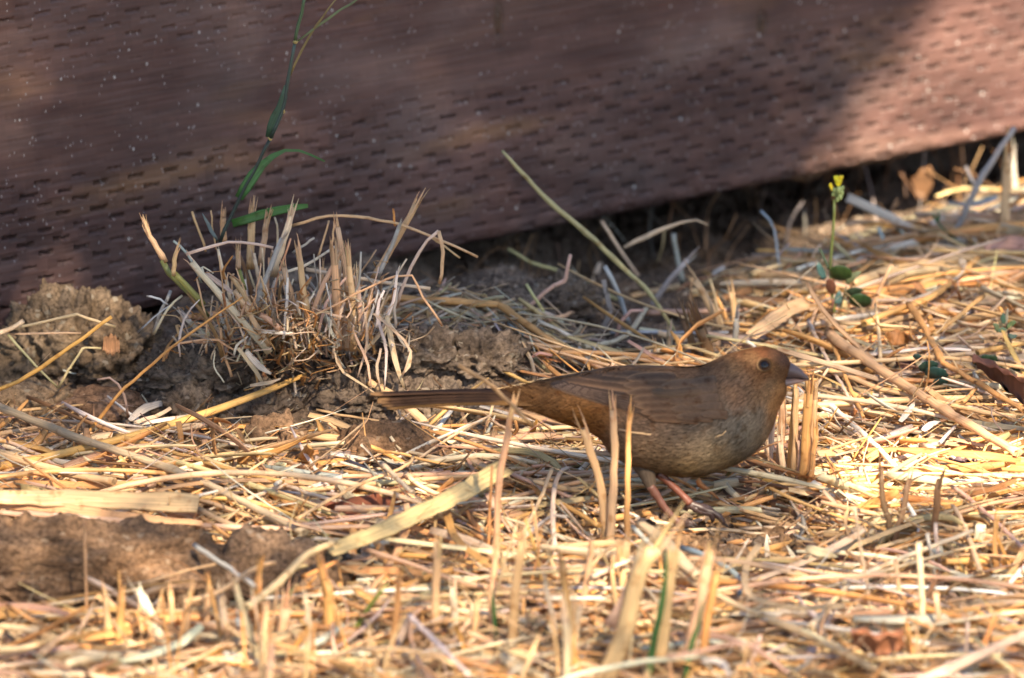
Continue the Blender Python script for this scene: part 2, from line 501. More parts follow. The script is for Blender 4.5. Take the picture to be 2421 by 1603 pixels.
class Acc:
    def __init__(s): s.V = []; s.F = []; s.C = []; s.U = []; s.n = 0
    def add(s, V, F, C, U):
        s.V.append(V); s.F.append(np.asarray(F) + s.n); s.C.append(C); s.U.append(U); s.n += len(V)
    def build(s, name, mat, smooth=True):
        F = np.vstack([f if f.shape[1] == 4 else np.hstack([f, f[:, -1:]]) for f in s.F]) if any(f.shape[1] == 4 for f in s.F) else np.vstack(s.F)
        V = np.vstack(s.V); C = np.vstack(s.C); U = np.vstack(s.U)
        if F.shape[1] == 4 and np.any(F[:, 2] == F[:, 3]):
            Fl = [tuple(f[:3]) if f[2] == f[3] else tuple(f) for f in F.tolist()]
            return new_mesh(name, V, Fl, mat, C, U, smooth)
        return new_mesh(name, V, F, mat, C, U, smooth)

def tube(acc, pts, rad, color, K=8, flat=1.0, hint=(0, 0, 1), twist=0.0, cap=True, wob=0.05, node=None, vcol=None, open_end=True, voff=None):
    """pts (n,3), rad (n,) -> closed-section tube; flat<1 makes a thin blade"""
    P = np.asarray(pts, float); n = len(P)
    rad = np.broadcast_to(np.asarray(rad, float), (n,)).copy()
    T = np.gradient(P, axis=0); T /= np.linalg.norm(T, axis=1)[:, None] + 1e-12
    hint = np.asarray(hint, float)
    S = np.cross(T, hint); nn = np.linalg.norm(S, axis=1)
    bad = nn < 0.15
    if bad.any(): S[bad] = np.cross(T[bad], np.array([0.3, -0.9, 0.2])); nn = np.linalg.norm(S, axis=1)
    S /= nn[:, None]
    for i in range(1, n):
        if S[i].dot(S[i - 1]) < 0: S[i] *= -1
    Bn = np.cross(S, T)
    seg = np.linalg.norm(np.diff(P, axis=0), axis=1); L = np.concatenate([[0], np.cumsum(seg)])
    if wob: rad = rad * (1 + wob * rng.standard_normal(n))
    if node is not None:
        for nd in node: rad = rad * (1 + 0.30 * np.exp(-((L / L[-1] - nd) / 0.018) ** 2))
    phi = np.linspace(0, 2 * np.pi, K, endpoint=False)
    tw = np.linspace(0, twist, n)
    cs = np.cos(phi)[None] * rad[:, None]; sn = np.sin(phi)[None] * rad[:, None] * flat
    if flat < 0.4:      # cup the blade
        sn = sn + (np.cos(phi)[None] ** 2) * rad[:, None] * 0.28
    c_, s_ = np.cos(tw)[:, None], np.sin(tw)[:, None]
    a = cs * c_ - sn * s_; b = cs * s_ + sn * c_
    V = P[:, None, :] + a[..., None] * S[:, None, :] + b[..., None] * Bn[:, None, :]
    V = V.reshape(-1, 3)
    i = np.arange(n - 1)[:, None] * K; j = np.arange(K)[None]; j2 = (j + 1) % K
    F = np.stack([i + j, i + j2, i + K + j2, i + K + j], -1).reshape(-1, 4)
    color = np.asarray(color, float)
    if vcol is None: C = np.broadcast_to(color, (n, 3)).copy()
    else: C = np.asarray(vcol, float).copy()
    if node is not None:
        for nd in node: C *= (1 - 0.35 * np.exp(-((L / L[-1] - nd) / 0.02) ** 2))[:, None]
    C = np.repeat(C, K, axis=0)
    vo = rng.uniform(0, 400) if voff is None else voff
    tri = 1 - np.abs(np.linspace(-1, 1, K, endpoint=False))
    U = np.stack([np.tile(tri, n), np.repeat(L * 55, K) + vo], -1)
    if cap:
        m = len(V)
        for end, off, flip in ((0, 0, True), (n - 1, (n - 1) * K, False)):
            inward = T[end] * (1 if end == 0 else -1) * (rad[end] * (1.2 if (open_end and flat > 0.5) else 0.0))
            V = np.vstack([V, (P[end] + inward)[None]])
            dk = 0.35 if (open_end and flat > 0.5) else 0.9
            C = np.vstack([C, (C[off] * dk)[None]]); U = np.vstack([U, U[off][None]])
            ci = len(V) - 1
            f = [[off + q, off + (q + 1) % K, ci, ci] for q in range(K)]
            if flip: f = [[x[1], x[0], x[2], x[3]] for x in f]
            F = np.vstack([F, f])
    acc.add(V, F, C, U)

def vary(c, a=0.10):
    c = np.array(PAL[c] if isinstance(c, str) else c, float)
    return np.clip(c * (1 + a * rng.standard_normal()) * (1 + 0.04 * rng.standard_normal(3)), 0.01, 0.85)

def path(px, mode, lift=0.008, Y=None):
    """photo-pixel polyline -> points on the ground ('g') or rising in an upright plane ('u')"""
    out = []
    if mode == 'g':
        for p in px: out.append(at_g(p[0], p[1], p[2] if len(p) > 2 else lift))
    else:
        if Y is None:
            b = at_g(px[0][0], px[0][1], 0.0); Y = b[1]
        for k, p in enumerate(px): out.append(at_y(p[0], p[1], Y + (p[2] if len(p) > 2 else 0.0)))
    return np.array(out)

PX = 1 / 4692.0
def smoothlen(P): return np.linalg.norm(np.diff(P, axis=0), axis=1).sum()

def splinters(acc, P, r, color, n=4):
    tip = P[-1]; T = P[-1] - P[-2]; T /= np.linalg.norm(T)
    for k in range(n):
        off = rng.standard_normal(3); off -= off.dot(T) * T; off /= np.linalg.norm(off)
        L = r * rng.uniform(2.0, 7.0)
        q = np.array([tip + off * r * 0.7 - T * r * 3, tip + off * r * rng.uniform(0.7, 1.1) + T * L * 0.4, tip + off * r * rng.uniform(0.6, 1.8) + T * L])
        tube(acc, q, [r * 0.42, r * 0.34, r * 0.06], vary(color, .12), K=5, flat=0.35, cap=False, hint=off, wob=0)

def stalk(name, px, w, color, label, cat='straw', mode='g', lift=0.008, Y=None, sharp=False, flat=0.85, taper=None, node=None,
          fray=0, mat=None, group=None, parent=None, n=None, twist=0.0, hint=(0, 0, 1), curve2=None, sink=0.012):
    P = path(px, mode, lift, Y)
    if hint == (0, 0, 1): hint = (0.0, -1.0, 0.15) if mode == 'u' else ((0.0, -0.8, 0.6) if flat < .5 else (0, 0, 1))
    if mode == 'u' and sink and parent is None or (mode == 'u' and sink):
        d = P[0] - P[1]; d = d / (np.linalg.norm(d) + 1e-9)
        P[0] = P[0] + np.array([d[0] * sink, 0, -sink]) * (1 if P[0][2] < float(hs(P[0][0], P[0][1])) + 0.02 else 0)
    n = n or max(6, min(28, int(smoothlen(P) / 0.006)))
    Q = linear(P, n) if sharp else catmull(P, n)
    jit = rng.standard_normal(Q.shape) * 0.00018; Q = Q + jit
    scale = np.linalg.norm(Q.mean(0) - CAM) / DIST
    r = w * PX / 2 * scale * (1.2 if mode == 'g' else 1.0)
    if taper is None: tp = np.linspace(1.06, 0.88, len(Q))
    elif isinstance(taper, str) and taper == 'leaf':
        t = np.linspace(0, 1, len(Q)); tp = np.clip(np.sin(np.pi * np.clip(0.16 + 0.84 * t, 0, 1)) ** 0.6, 0.05, 1)
    else: tp = np.interp(np.linspace(0, 1, len(Q)), np.linspace(0, 1, len(taper)), taper)
    acc = Acc()
    c = vary(color, .05)
    t = np.linspace(0, 1, len(Q))[:, None]
    vc = c * (1 + 0.10 * np.sin(t * rng.uniform(3, 9) + rng.uniform(0, 6)))
    tube(acc, Q, r * tp, c, K=10 if flat > .4 else 8, flat=flat, node=node, vcol=vc, twist=twist, hint=hint)
    if fray: splinters(acc, Q, r * tp[-1], color, fray)
    m = mat or (M_STRAW if flat > 0.4 else M_BLADE)
    o = acc.build(name, m)
    if parent is not None:
        rebase(o, parent)
        if label: o['label'] = label
        return o
    recentre(o, tuple(Q[0]))
    tag(o, label, cat, group)
    return o

# ------------------------------------------------------------------ random straw mats (vectorised)
def litter_arrays(P0, az, L, r, lift0, lift1, S, K, flat, bend, droop, cols):
    """all straws at once; P0 (n,2) centres"""
    n = len(P0); t = np.linspace(-0.5, 0.5, S)[None]
    ang = az[:, None] + bend[:, None] * t * 2
    dx = np.cos(ang) * L[:, None] / (S - 1); dy = np.sin(ang) * L[:, None] / (S - 1)
    X = np.cumsum(dx, 1); Y = np.cumsum(dy, 1)
    X = X - X.mean(1, keepdims=True) + P0[:, :1]; Y = Y - Y.mean(1, keepdims=True) + P0[:, 1:]
    h = hs(X, Y)
    # a stiff straw rests on the two highest spots near its ends
    za = h[:, 0] + lift0; zb = h[:, -1] + lift1
    tt = np.linspace(0, 1, S)[None]
    Z = za[:, None] * (1 - tt) + zb[:, None] * tt
    over = np.max(h - Z, axis=1); Z = Z + np.clip(over, 0, 0.02)[:, None] * 0.8
    Z = Z + droop[:, None] * (4 * tt * (1 - tt))
    P = np.stack([X, Y, Z], -1)
    T = np.gradient(P, axis=1); T /= np.linalg.norm(T, axis=2, keepdims=True)
    roll = rng.uniform(-1.0, 1.0, n) + (rng.random(n) < .25) * 1.2
    twist = rng.normal(0, 0.8, n)
    Sd = np.cross(T, np.array([0, 0, 1.0])); Sd /= np.linalg.norm(Sd, axis=2, keepdims=True) + 1e-9
    Bn = np.cross(Sd, T)
    phi = np.linspace(0, 2 * np.pi, K, endpoint=False)
    prof = np.interp(np.linspace(0, 1, S), [0, 0.08, 0.85, 1], [0.75, 1, 0.8, 0.45])
    rr = r[:, None] * prof[None] * (1 + 0.07 * rng.standard_normal((n, S)))
    cs = np.cos(phi)[None, None] * rr[..., None]; sn = np.sin(phi)[None, None] * rr[..., None] * flat[:, None, None]
    sn = sn + (np.cos(phi)[None, None] ** 2) * rr[..., None] * np.where(flat < .4, .3, 0)[:, None, None]
    tw = roll[:, None] + twist[:, None] * tt
    c_, s_ = np.cos(tw)[..., None], np.sin(tw)[..., None]
    a = cs * c_ - sn * s_; b = cs * s_ + sn * c_
    V = P[:, :, None, :] + a[..., None] * Sd[:, :, None, :] + b[..., None] * Bn[:, :, None, :]
    C = np.repeat(np.repeat(cols[:, None, None, :], S, 1), K, 2) * (1 + 0.10 * np.sin(rng.uniform(0, 6, n)[:, None] + tt * rng.uniform(2, 12, n)[:, None]))[:, :, None, None]
    tri = 1 - np.abs(np.linspace(-1, 1, K, endpoint=False))
    U = np.stack([np.broadcast_to(tri[None, None], (n, S, K)), np.broadcast_to((L[:, None] * tt * 55 + rng.uniform(0, 400, n)[:, None])[..., None], (n, S, K))], -1)
    i = np.arange(S - 1)[:, None] * K; j = np.arange(K)[None]; j2 = (j + 1) % K
    f = np.stack([i + j, i + j2, i + K + j2, i + K + j], -1).reshape(-1, 4)
    capf = np.array([[q for q in range(4)] if K == 4 else [0, 1, 2, 3]]) if K == 4 else None
    fs = [f]
    if K == 4: fs += [np.array([[3, 2, 1, 0]]), np.array([[0, 1, 2, 3]]) + (S - 1) * K]
    if K == 6: fs += [np.array([[3, 2, 1, 0], [5, 4, 3, 0]]), np.array([[0, 1, 2, 3], [0, 3, 4, 5]]) + (S - 1) * K]
    f = np.vstack(fs)
    F = (f[None] + (np.arange(n) * S * K)[:, None, None])
    return V.reshape(n, -1, 3), F, C.reshape(n, -1, 3), U.reshape(n, -1, 2), f

def density(x, y):
    s = sdist(x, y)
    d = np.ones_like(x)
    bare = sstep(0.135, 0.165, y) * sstep(-0.225, -0.19, x) * (1 - sstep(0.0, 0.05, x))
    d = d * (1 - 0.93 * bare)
    leftm = (x < -0.20) & (y > 0.11)
    d = np.where(leftm, 0.22, d)
    d = d * (1 - 0.42 * sstep(.10, .14, x) * sstep(.14, .2, y))
    near = sstep(0.09, 0.03, s)
    d = d * (1 - near * np.where(x > 0.17, 0.45, 0.93))
    d = d * (1 - 0.86 * sstep(0.21, 0.26, y) * (1 - sstep(0.10, 0.15, x)) * sstep(-0.06, 0.0, x))
    d = d * (1 - 0.7 * np.clip(bump(x, y, 0.092, -0.045, 0.04, 0.03) * 1.0, 0, 1))
    # front-left clod stays bare
    d = d * (1 - 0.97 * ((x > -0.30) & (x < -0.11) & (y < -0.075) & (y > -0.165)))
    d = d * (1 - 0.6 * bump(x, y, 0.15, -0.13, 0.05, 0.022)) * (1 - 0.5 * bump(x, y, -0.06, 0.10, 0.06, 0.03))
    d = np.where(s < 0.004, 0, d)
    return d

def sample(n, box=(-0.34, 0.34, -0.36, 0.74), dfun=density):
    out = []
    while sum(map(len, out)) < n:
        p = np.stack([rng.uniform(box[0], box[1], n * 2), rng.uniform(box[2], box[3], n * 2)], -1)
        keep = rng.random(n * 2) < dfun(p[:, 0], p[:, 1])
        out.append(p[keep])
    return np.vstack(out)[:n]

def palette(n, names, wts):
    k = rng.choice(len(names), n, p=np.array(wts) / sum(wts))
    c = np.array([PAL[a] for a in names])[k]
    return np.clip(c * (1 + 0.14 * rng.standard_normal((n, 1))) * (1 + 0.05 * rng.standard_normal((n, 3))), 0.02, 0.86)

def azim(n, y):
    a = rng.normal(0, 0.55, n) - 0.12
    u = rng.random(n) < 0.38
    return np.where(u, rng.uniform(0, np.pi, n), a)

def litter(name, n, Lr, wr, flat, S, K, names, wts, lift, tilt=0.25, label='', pts=None, free=False, bend=0.35, box=None, dfun=density):
    P0 = sample(n, box or (-0.34, 0.34, -0.36, 0.74), dfun) if pts is None else pts
    n = len(P0)
    L = rng.uniform(0, 1, n) ** 1.6 * (Lr[1] - Lr[0]) + Lr[0]
    r = (rng.uniform(0, 1, n) ** 1.5 * (wr[1] - wr[0]) + wr[0]) / 2
    lf = rng.uniform(lift[0], lift[1], n)
    up = np.abs(rng.normal(0, tilt, n)) * np.minimum(L, 0.05)
    sw = rng.random(n) < .5
    l0 = lf + np.where(sw, up, 0); l1 = lf + np.where(sw, 0, up)
    fl = np.full(n, flat) if np.isscalar(flat) else rng.choice(flat, n)
    V, F, C, U, f = litter_arrays(P0, azim(n, P0[:, 1]), L, r, l0, l1, S, K, fl, rng.normal(0, bend, n), rng.normal(0, 0.05, n) * L * 0.6, palette(n, names, wts))
    # nothing may run into the board
    sd_ = sdist(V[..., 0], V[..., 1]).min(1); zz = V[..., 2].max(1)
    bx = np.abs(V[..., 0] + .105) < .105
    bare = (bx & (V[..., 1] > .135) & (sdist(V[..., 0], V[..., 1]) > 0.0))
    slab = (V[..., 0] > -.29) & (V[..., 0] < -.125) & (V[..., 1] < -.085) & (V[..., 1] > -.16)
    lc = (V[..., 0] < -.19) & (V[..., 1] > .20)
    hol = (V[..., 0] > 0.0) & (V[..., 0] < .13) & (V[..., 1] > .26)
    feet = (((V[..., 0] - .092) / .048) ** 2 + ((V[..., 1] + .045) / .055) ** 2 < 1) & (V[..., 2] - hs(V[..., 0], V[..., 1]) > .0036)
    fr = lambda m: m.mean(1)
    ok = (sd_ > 0.002) & (fr(bare) < rng.uniform(.0, .35, n) + (rng.random(n) < .10)) & (fr(slab) < rng.uniform(.05, .4, n) + (rng.random(n) < .04)) & (fr(lc) < rng.uniform(0, .3, n) + (rng.random(n) < .12)) & (fr(hol) < rng.uniform(0, .5, n) + (rng.random(n) < .10)) & (fr(feet) < .02)
    if free: ok = sd_ > .002
    return V[ok], F[ok], C[ok], U[ok], f

def litter_object(name, parts, label, mat=None):
    Vs, Fs, Cs, Us = [], [], [], []; off = 0
    for (V, F, C, U, f) in parts:
        n, m = V.shape[:2]
        Vs.append(V.reshape(-1, 3)); Cs.append(C.reshape(-1, 3)); Us.append(U.reshape(-1, 2))
        Fs.append((f[None] + (np.arange(n) * m)[:, None, None]).reshape(-1, 4) + off); off += n * m
    o = new_mesh(name, np.vstack(Vs), np.vstack(Fs), mat or M_STRAW, np.vstack(Cs), np.vstack(Us))
    tag(o, label, kind='stuff')
    return o
# ------------------------------------------------------------------ clods of earth
def ico(sub):
    import bmesh
    bm = bmesh.new(); bmesh.ops.create_icosphere(bm, subdivisions=sub, radius=1.0)
    V = np.array([v.co[:] for v in bm.verts]); F = np.array([[v.index for v in f.verts] for f in bm.faces]); bm.free()
    return V, F

_ICO = {k: ico(k) for k in (1, 2, 3, 5, 6)}
def clod(name, centre, rad, sub, seed, label=None, cat='clod', mat=None, crumb=0.10, flatb=0.35, tint=(1, 1, 1), group=None, rot=0.0, sq=0.8, pits=0.0):
    V, F = _ICO[sub]; D = V.copy()
    q = np.sign(V) * np.abs(V) ** sq
    V = q * np.array(rad)
    k = 1 / max(rad)
    n = 0.20 * fbm(D[:, 0] * 1.7, D[:, 1] * 1.7, D[:, 2] * 1.7, 3, seed) 
    nb = crumb * fbm(V[:, 0] * 150, V[:, 1] * 150, V[:, 2] * 150, 4, seed + 5, 0.66, True) * 0.012
    nb = nb - 0.0016 * (crumb > .06) * sstep(0.12, 0.0, np.abs(vnoise(V[:, 0] * 110, V[:, 1] * 110, V[:, 2] * 110, seed + 8)))
    if pits:
        c = vnoise(V[:, 0] * 230, V[:, 1] * 230, V[:, 2] * 230, seed + 9)
        nb = nb - pits * sstep(0.10, 0.5, c) * 0.013
    V = V * (1 + n)[:, None] + D * nb[:, None]
    V[:, 2] = np.where(V[:, 2] < 0, V[:, 2] * flatb, V[:, 2])
    c, s_ = math.cos(rot), math.sin(rot)
    V[:, :2] = np.stack([V[:, 0] * c - V[:, 1] * s_, V[:, 0] * s_ + V[:, 1] * c], -1)
    col = np.broadcast_to(np.array(tint, float), (len(V), 3)) * (1 + 0.12 * vnoise(D[:, 0] * 4, D[:, 1] * 4, D[:, 2] * 4, seed + 3))[:, None]
    o = new_mesh(name, V, F, mat or M_CLOD, col)
    o.location = centre
    tag(o, label, cat, group)
    return o

def gpos(px, py, dz=0.0):
    p = at_g(px, py); return (p[0], p[1], float(hs(p[0], p[1])) + dz)

p = at_g(170, 905); clod('soil_clod', (p[0] - 0.003, p[1] + 0.016, float(hs(p[0], p[1])) + 0.004), (0.034, 0.019, 0.037), 6, 3, 'large crumbly tan clod leaning against the foot of the board', tint=(.92, .92, .88), pits=0.5, crumb=0.4)
p = at_g(285, 900); clod('soil_clod', (p[0], p[1] + 0.010, float(hs(p[0], p[1])) + 0.004), (0.016, 0.014, 0.024), 5, 14, 'knobbly tan clod at the right side of the largest clod', tint=(.92, .9, .85), pits=0.5, crumb=0.4)
p = at_g(60, 985); clod('soil_clod', (p[0], p[1] + 0.004, float(hs(p[0], p[1])) + 0.001), (0.024, 0.014, 0.014), 5, 15, 'low tan clod under the largest clod and above the long pinkish stalk', tint=(1.0, .93, .82), pits=0.25, crumb=0.15)
p = at_g(240, 985); clod('soil_clod', (p[0], p[1] + 0.006, float(hs(p[0], p[1])) + 0.001), (0.028, 0.012, 0.010), 5, 16, 'flat pinkish tan clod between the orange stem and the largest clod', tint=(1.15, .95, .85), crumb=0.10)
p = at_g(350, 1445); clod('soil_clod', (p[0] - 0.045, p[1] + 0.018, float(hs(p[0], p[1])) + 0.006), (0.080, 0.022, 0.027), 6, 22, 'long brown slab of earth lying at the front left of the straw', tint=(1.12, .95, .82), crumb=0.34, sq=0.72, pits=0.2)
p = at_g(640, 1445); clod('soil_clod', (p[0] - 0.010, p[1] + 0.020, float(hs(p[0], p[1])) + 0.003), (0.040, 0.018, 0.021), 5, 23, 'brown clod joining the right end of the long slab of earth', tint=(.9, .8, .74), crumb=0.45, pits=0.2)
p = at_g(650, 1090); clod('soil_clod', (p[0], p[1] + 0.006, float(hs(p[0], p[1])) + 0.002), (0.014, 0.010, 0.021), 5, 31, 'small pointed brown clod standing on the straw below the bank', tint=(.85, .72, .62), crumb=0.16, sq=1.1, pits=0.2)
p = at_g(925, 1120); clod('soil_clod', (p[0], p[1] + 0.008, float(hs(p[0], p[1])) + 0.002), (0.029, 0.014, 0.018), 5, 41, 'broad brown clod behind the torn red brown leaf', tint=(.88, .72, .60), crumb=0.2, pits=0.22)
p = at_g(525, 1055); clod('soil_clod', (p[0], p[1] + 0.004, float(hs(p[0], p[1])) + 0.001), (0.011, 0.007, 0.008), 3, 43, 'small brown clod at the foot of the dark bank beside the pointed clod', tint=(.8, .7, .6), crumb=0.1)
p = at_g(735, 1125); clod('soil_clod', (p[0], p[1] + 0.004, float(hs(p[0], p[1])) + 0.001), (0.012, 0.008, 0.010), 3, 44, 'small crumbly clod between the pointed clod and the broad brown clod', tint=(.9, .75, .6), crumb=0.15)
p = at_g(790, 1400); clod('stone', (p[0], p[1] + 0.006, float(hs(p[0], p[1])) + 0.004), (0.0105, 0.008, 0.015), 3, 51, 'dark slate grey stone half hidden in straw at the end of the long ribbon', 'stone', tint=(.30, .36, .42), crumb=0.03, sq=0.7)
p = at_g(735, 912); clod('stone', (p[0], p[1] + 0.003, float(hs(p[0], p[1])) + 0.003), (0.0065, 0.005, 0.005), 3, 52, 'pale rounded pebble set in the dark bank under the stubble clump', 'stone', tint=(.95, 1.0, 1.05), crumb=0.02)
p = at_g(512, 960); clod('stone', (p[0], p[1] + 0.003, float(hs(p[0], p[1])) + 0.002), (0.0055, 0.003, 0.003), 3, 53, 'small flat pale stone in the face of the dark bank', 'stone', tint=(1.0, 1.05, 1.1), crumb=0.02)
for q, (x_, y_, r_, sd_, lb) in enumerate([
    (420, 900, .012, 61, 'dark lump of earth in the bank below the thin orange stem'), (560, 905, .014, 62, 'dark lump of earth in the bank below the white dried blades'),
    (850, 955, .013, 63, 'dark lump of earth in the bank left of the bird tail tip'), (440, 985, .011, 64, 'dark lump of earth at the left foot of the bank'),
    (1000, 860, .012, 65, 'dark lump of earth in the bank above the bird tail'), (1150, 870, .013, 66, 'dark lump of earth in the bank above the middle of the tail'),
    (1330, 735, .012, 67, 'blackish lump of earth in the hollow behind the two bent stalks'), (1470, 730, .013, 68, 'blackish lump of earth in the hollow behind the blue grey stalk'),
    (640, 985, .010, 69, 'dark lump of earth in the bank above the small pointed clod'), (1060, 1000, .010, 70, 'brown lump of earth under the middle of the tail')]):
    p = at_g(x_, y_)
    clod('earth_lump', (p[0], p[1] + r_ * .4, float(hs(p[0], p[1])) + r_ * .15), (r_ * 1.25, r_, r_ * .8), 5, sd_, lb, 'clod', M_SOIL, crumb=0.42, sq=0.85, pits=0.2, tint=(.85, .85, .85))

# loose crumbs
def crumbs(n, box, dfun, rr, name, label, mat, tint):
    V0, F0 = _ICO[1]
    P = sample(n, box, dfun)
    r = rng.uniform(0, 1, n) ** 2.5 * (rr[1] - rr[0]) + rr[0]
    jit = 1 + 0.28 * rng.standard_normal((n, len(V0), 1))
    V = V0[None] * jit * r[:, None, None] * np.stack([rng.uniform(.8, 1.3, n), rng.uniform(.8, 1.3, n), rng.uniform(.5, .9, n)], -1)[:, None]
    z = hs(P[:, 0], P[:, 1]) + rng.uniform(-.001, .002, n) + r * .3
    V = V + np.stack([P[:, 0], P[:, 1], z], -1)[:, None]
    F = F0[None] + (np.arange(n) * len(V0))[:, None, None]
    C = np.repeat((np.array(tint) * (1 + 0.25 * rng.standard_normal((n, 1))))[:, None], len(V0), 1)
    o = new_mesh(name, V.reshape(-1, 3), F.reshape(-1, 3), mat, np.clip(C.reshape(-1, 3), .2, 2), None, False)
    tag(o, label, kind='stuff')
inbank = lambda x, y: np.where(sdist(x, y) > 0.004, 1.0, 0.0) * np.clip(0.25 + 0.75 * sstep(0.12, 0.17, y) * (1 - sstep(0.02, 0.1, x)), 0, 1)
crumbs(11000, (-.33, .34, -.3, .6), inbank, (.0005, .0040), 'earth_crumbs', 'loose crumbs of dark earth scattered over the bank and hollow', M_SOIL, (.95, .92, .9))
crumbs(2500, (-.33, -.12, -.17, .32), lambda x, y: np.where(sdist(x, y) > 0.004, 1.0, 0.0), (.0006, .003), 'clod_crumbs', 'loose tan crumbs fallen from the large clods', M_CLOD, (1.0, .95, .85))

# ------------------------------------------------------------------ the bird
birdpos = (0.078, 0.0, 0.0)
bird = empty('towhee', birdpos)
tag(bird, 'plump brown songbird with long dark tail and rusty undertail stepping over the straw', 'bird')
SEC = [((1240, 917), (1240, 950), .0055), ((1290, 903), (1272, 966), .0105), ((1361, 886), (1330, 990), .0155), ((1410, 876), (1390, 1011), .0190),
       ((1454, 869), (1425, 1036), .0220), ((1500, 868), (1458, 1078), .0245), ((1547, 869), (1510, 1108), .0262), ((1590, 870), (1570, 1122), .0270),
       ((1630, 871), (1640, 1128), .0268), ((1660, 868), (1709, 1112), .0250), ((1688, 856), (1768, 1084), .0222), ((1714, 845), (1806, 1045), .0195),
       ((1744, 833), (1826, 1005), .0172), ((1775, 825), (1838, 968), .0158), ((1800, 822), (1849, 946), .0147), ((1821, 824), (1857, 931), .0130), ((1841, 830), (1858, 918), .0106), ((1855, 840), (1853, 909), .0088), ((1864, 850), (1849, 903), .0074), ((1869, 857), (1854, 899), .0056)]
SEC = [((t[0], t[1] + 7 * float(sstep(1290, 1400, t[0])) * (1 - float(sstep(1650, 1720, t[0]))) + 3 * float(sstep(1700, 1760, t[0])) * (1 - float(sstep(1840, 1860, t[0])))), (b[0], b[1] - 11 * float(sstep(1400, 1500, b[0])) * (1 - float(sstep(1790, 1840, b[0])))), w) for t, b, w in SEC]
sec = np.array([np.concatenate([at_y(*t), at_y(*b), [w]]) for t, b, w in SEC])
NR, NK = 130, 72
SS = catmull(sec, NR)
Tt, Bb, Wd = SS[:, 0:3], SS[:, 3:6], SS[:, 6]
Cc = (Tt + Bb) / 2; Aa = (Tt - Bb) / 2
phi = np.linspace(0, 2 * np.pi, NK, endpoint=False)
def body_pt(i, ph):     # i may be fractional arrays
    i = np.asarray(i, float)
    c = np.stack([np.interp(i, np.arange(NR), Cc[:, k]) for k in range(3)], -1)
    a = np.stack([np.interp(i, np.arange(NR), Aa[:, k]) for k in range(3)], -1)
    w = np.interp(i, np.arange(NR), Wd)
    # a little fuller below the middle, like a sitting-light breast
    prof = np.sign(np.sin(ph)) * np.abs(np.sin(ph)) ** 0.92
    return c + a * np.cos(ph)[..., None] + np.stack([np.zeros_like(w), w * prof, np.zeros_like(w)], -1)
I_, PHI = np.meshgrid(np.arange(NR), phi, indexing='ij')
BV = body_pt(I_.astype(float), PHI)
BV = BV.reshape(-1, 3)
i = np.arange(NR - 1)[:, None] * NK; j = np.arange(NK)[None]; j2 = (j + 1) % NK
BF = np.stack([i + j, i + NK + j, i + NK + j2, i + j2], -1).reshape(-1, 4)
BV = np.vstack([BV, Cc[:1] - [[0.001, 0, 0]], Cc[-1:] + [[0.0008, 0, 0]]])
capA = [[(k + 1) % NK, NR * NK, k] for k in range(NK)]
capB = [[(NR - 1) * NK + k, NR * NK + 1, (NR - 1) * NK + (k + 1) % NK] for k in range(NK)]
def pxof(P):
    P = np.asarray(P); d = P - CAM
    depth = d @ FWD
    return np.stack([W0 / 2 + FPX * d[..., 0] / depth, H0 / 2 - FPX * (d @ UP) / depth], -1)
RB = [(1300, 925, .14, .078, .042, 60), (1340, 965, .150, .080, .034, 45), (1400, 990, .165, .078, .026, 45), (1430, 1025, .155, .082, .038, 35), (1280, 955, .14, .078, .036, 30),
      (1400, 890, .20, .115, .068, 60), (1500, 880, .21, .12, .072, 60), (1600, 880, .215, .125, .078, 60), (1660, 880, .20, .12, .078, 50),
      (1560, 960, .17, .105, .068, 60), (1640, 940, .155, .105, .075, 60), (1690, 920, .155, .105, .075, 50), (1500, 1060, .155, .105, .075, 50),
      (1560, 1030, .145, .105, .085, 50), (1640, 1030, .15, .115, .09, 60), (1730, 990, .145, .128, .115, 45), (1770, 1010, .145, .13, .118, 40), (1790, 1040, .15, .12, .09, 30),
      (1700, 1060, .155, .12, .085, 50), (1560, 1090, .17, .115, .065, 50), (1640, 1118, .19, .13, .065, 35), (1730, 1095, .19, .135, .075, 30),
      (1700, 860, .20, .11, .065, 25), (1760, 832, .19, .095, .052, 20), (1800, 824, .195, .090, .048, 20), (1840, 832, .15, .085, .055, 16), (1862, 850, .14, .085, .065, 14),
      (1740, 855, .20, .12, .07, 20), (1780, 842, .27, .16, .085, 13), (1775, 866, .12, .065, .036, 13), (1790, 848, .26, .15, .08, 10), (1745, 870, .21, .13, .075, 14), (1815, 880, .11, .06, .034, 10), (1830, 870, .15, .085, .045, 14), (1800, 890, .15, .085, .048, 18),
      (1850, 885, .14, .08, .045, 12), (1760, 890, .19, .12, .08, 20), (1740, 920, .24, .14, .085, 20), (1750, 945, .25, .145, .09, 20), (1790, 930, .16, .105, .07, 20),
      (1820, 915, .17, .115, .075, 16), (1852, 925, .27, .155, .08, 16), (1838, 960, .27, .16, .085, 16), (1828, 990, .24, .15, .09, 16), (1815, 1025, .20, .14, .09, 18),
      (1710, 960, .14, .105, .085, 30), (1790, 980, .15, .12, .10, 20)]
RB = np.array(RB)
def birdcol(P):
    q = pxof(P)
    d2 = (q[:, None, 0] - RB[None, :, 0]) ** 2 + (q[:, None, 1] - RB[None, :, 1]) ** 2
    w = np.exp(-d2 / (2 * (RB[None, :, 5] * 0.75) ** 2)) + 1e-9
    c = (w @ RB[:, 2:5]) / w.sum(1, keepdims=True)
    m = 1 + 0.13 * fbm(P[:, 0] * 190, P[:, 2] * 230, P[:, 1] * 190, 3, 91)
    mu_ = np.array([.18, .115, .068]); c = np.clip(mu_ + 1.22 * (c - mu_), .02, 1)
    low = sstep(930, 1100, q[:, 1])
    return c * m[:, None] * (0.86 - 0.02 * low)[:, None] * np.array([1.08, 1.0, .86])
bc = birdcol(BV)
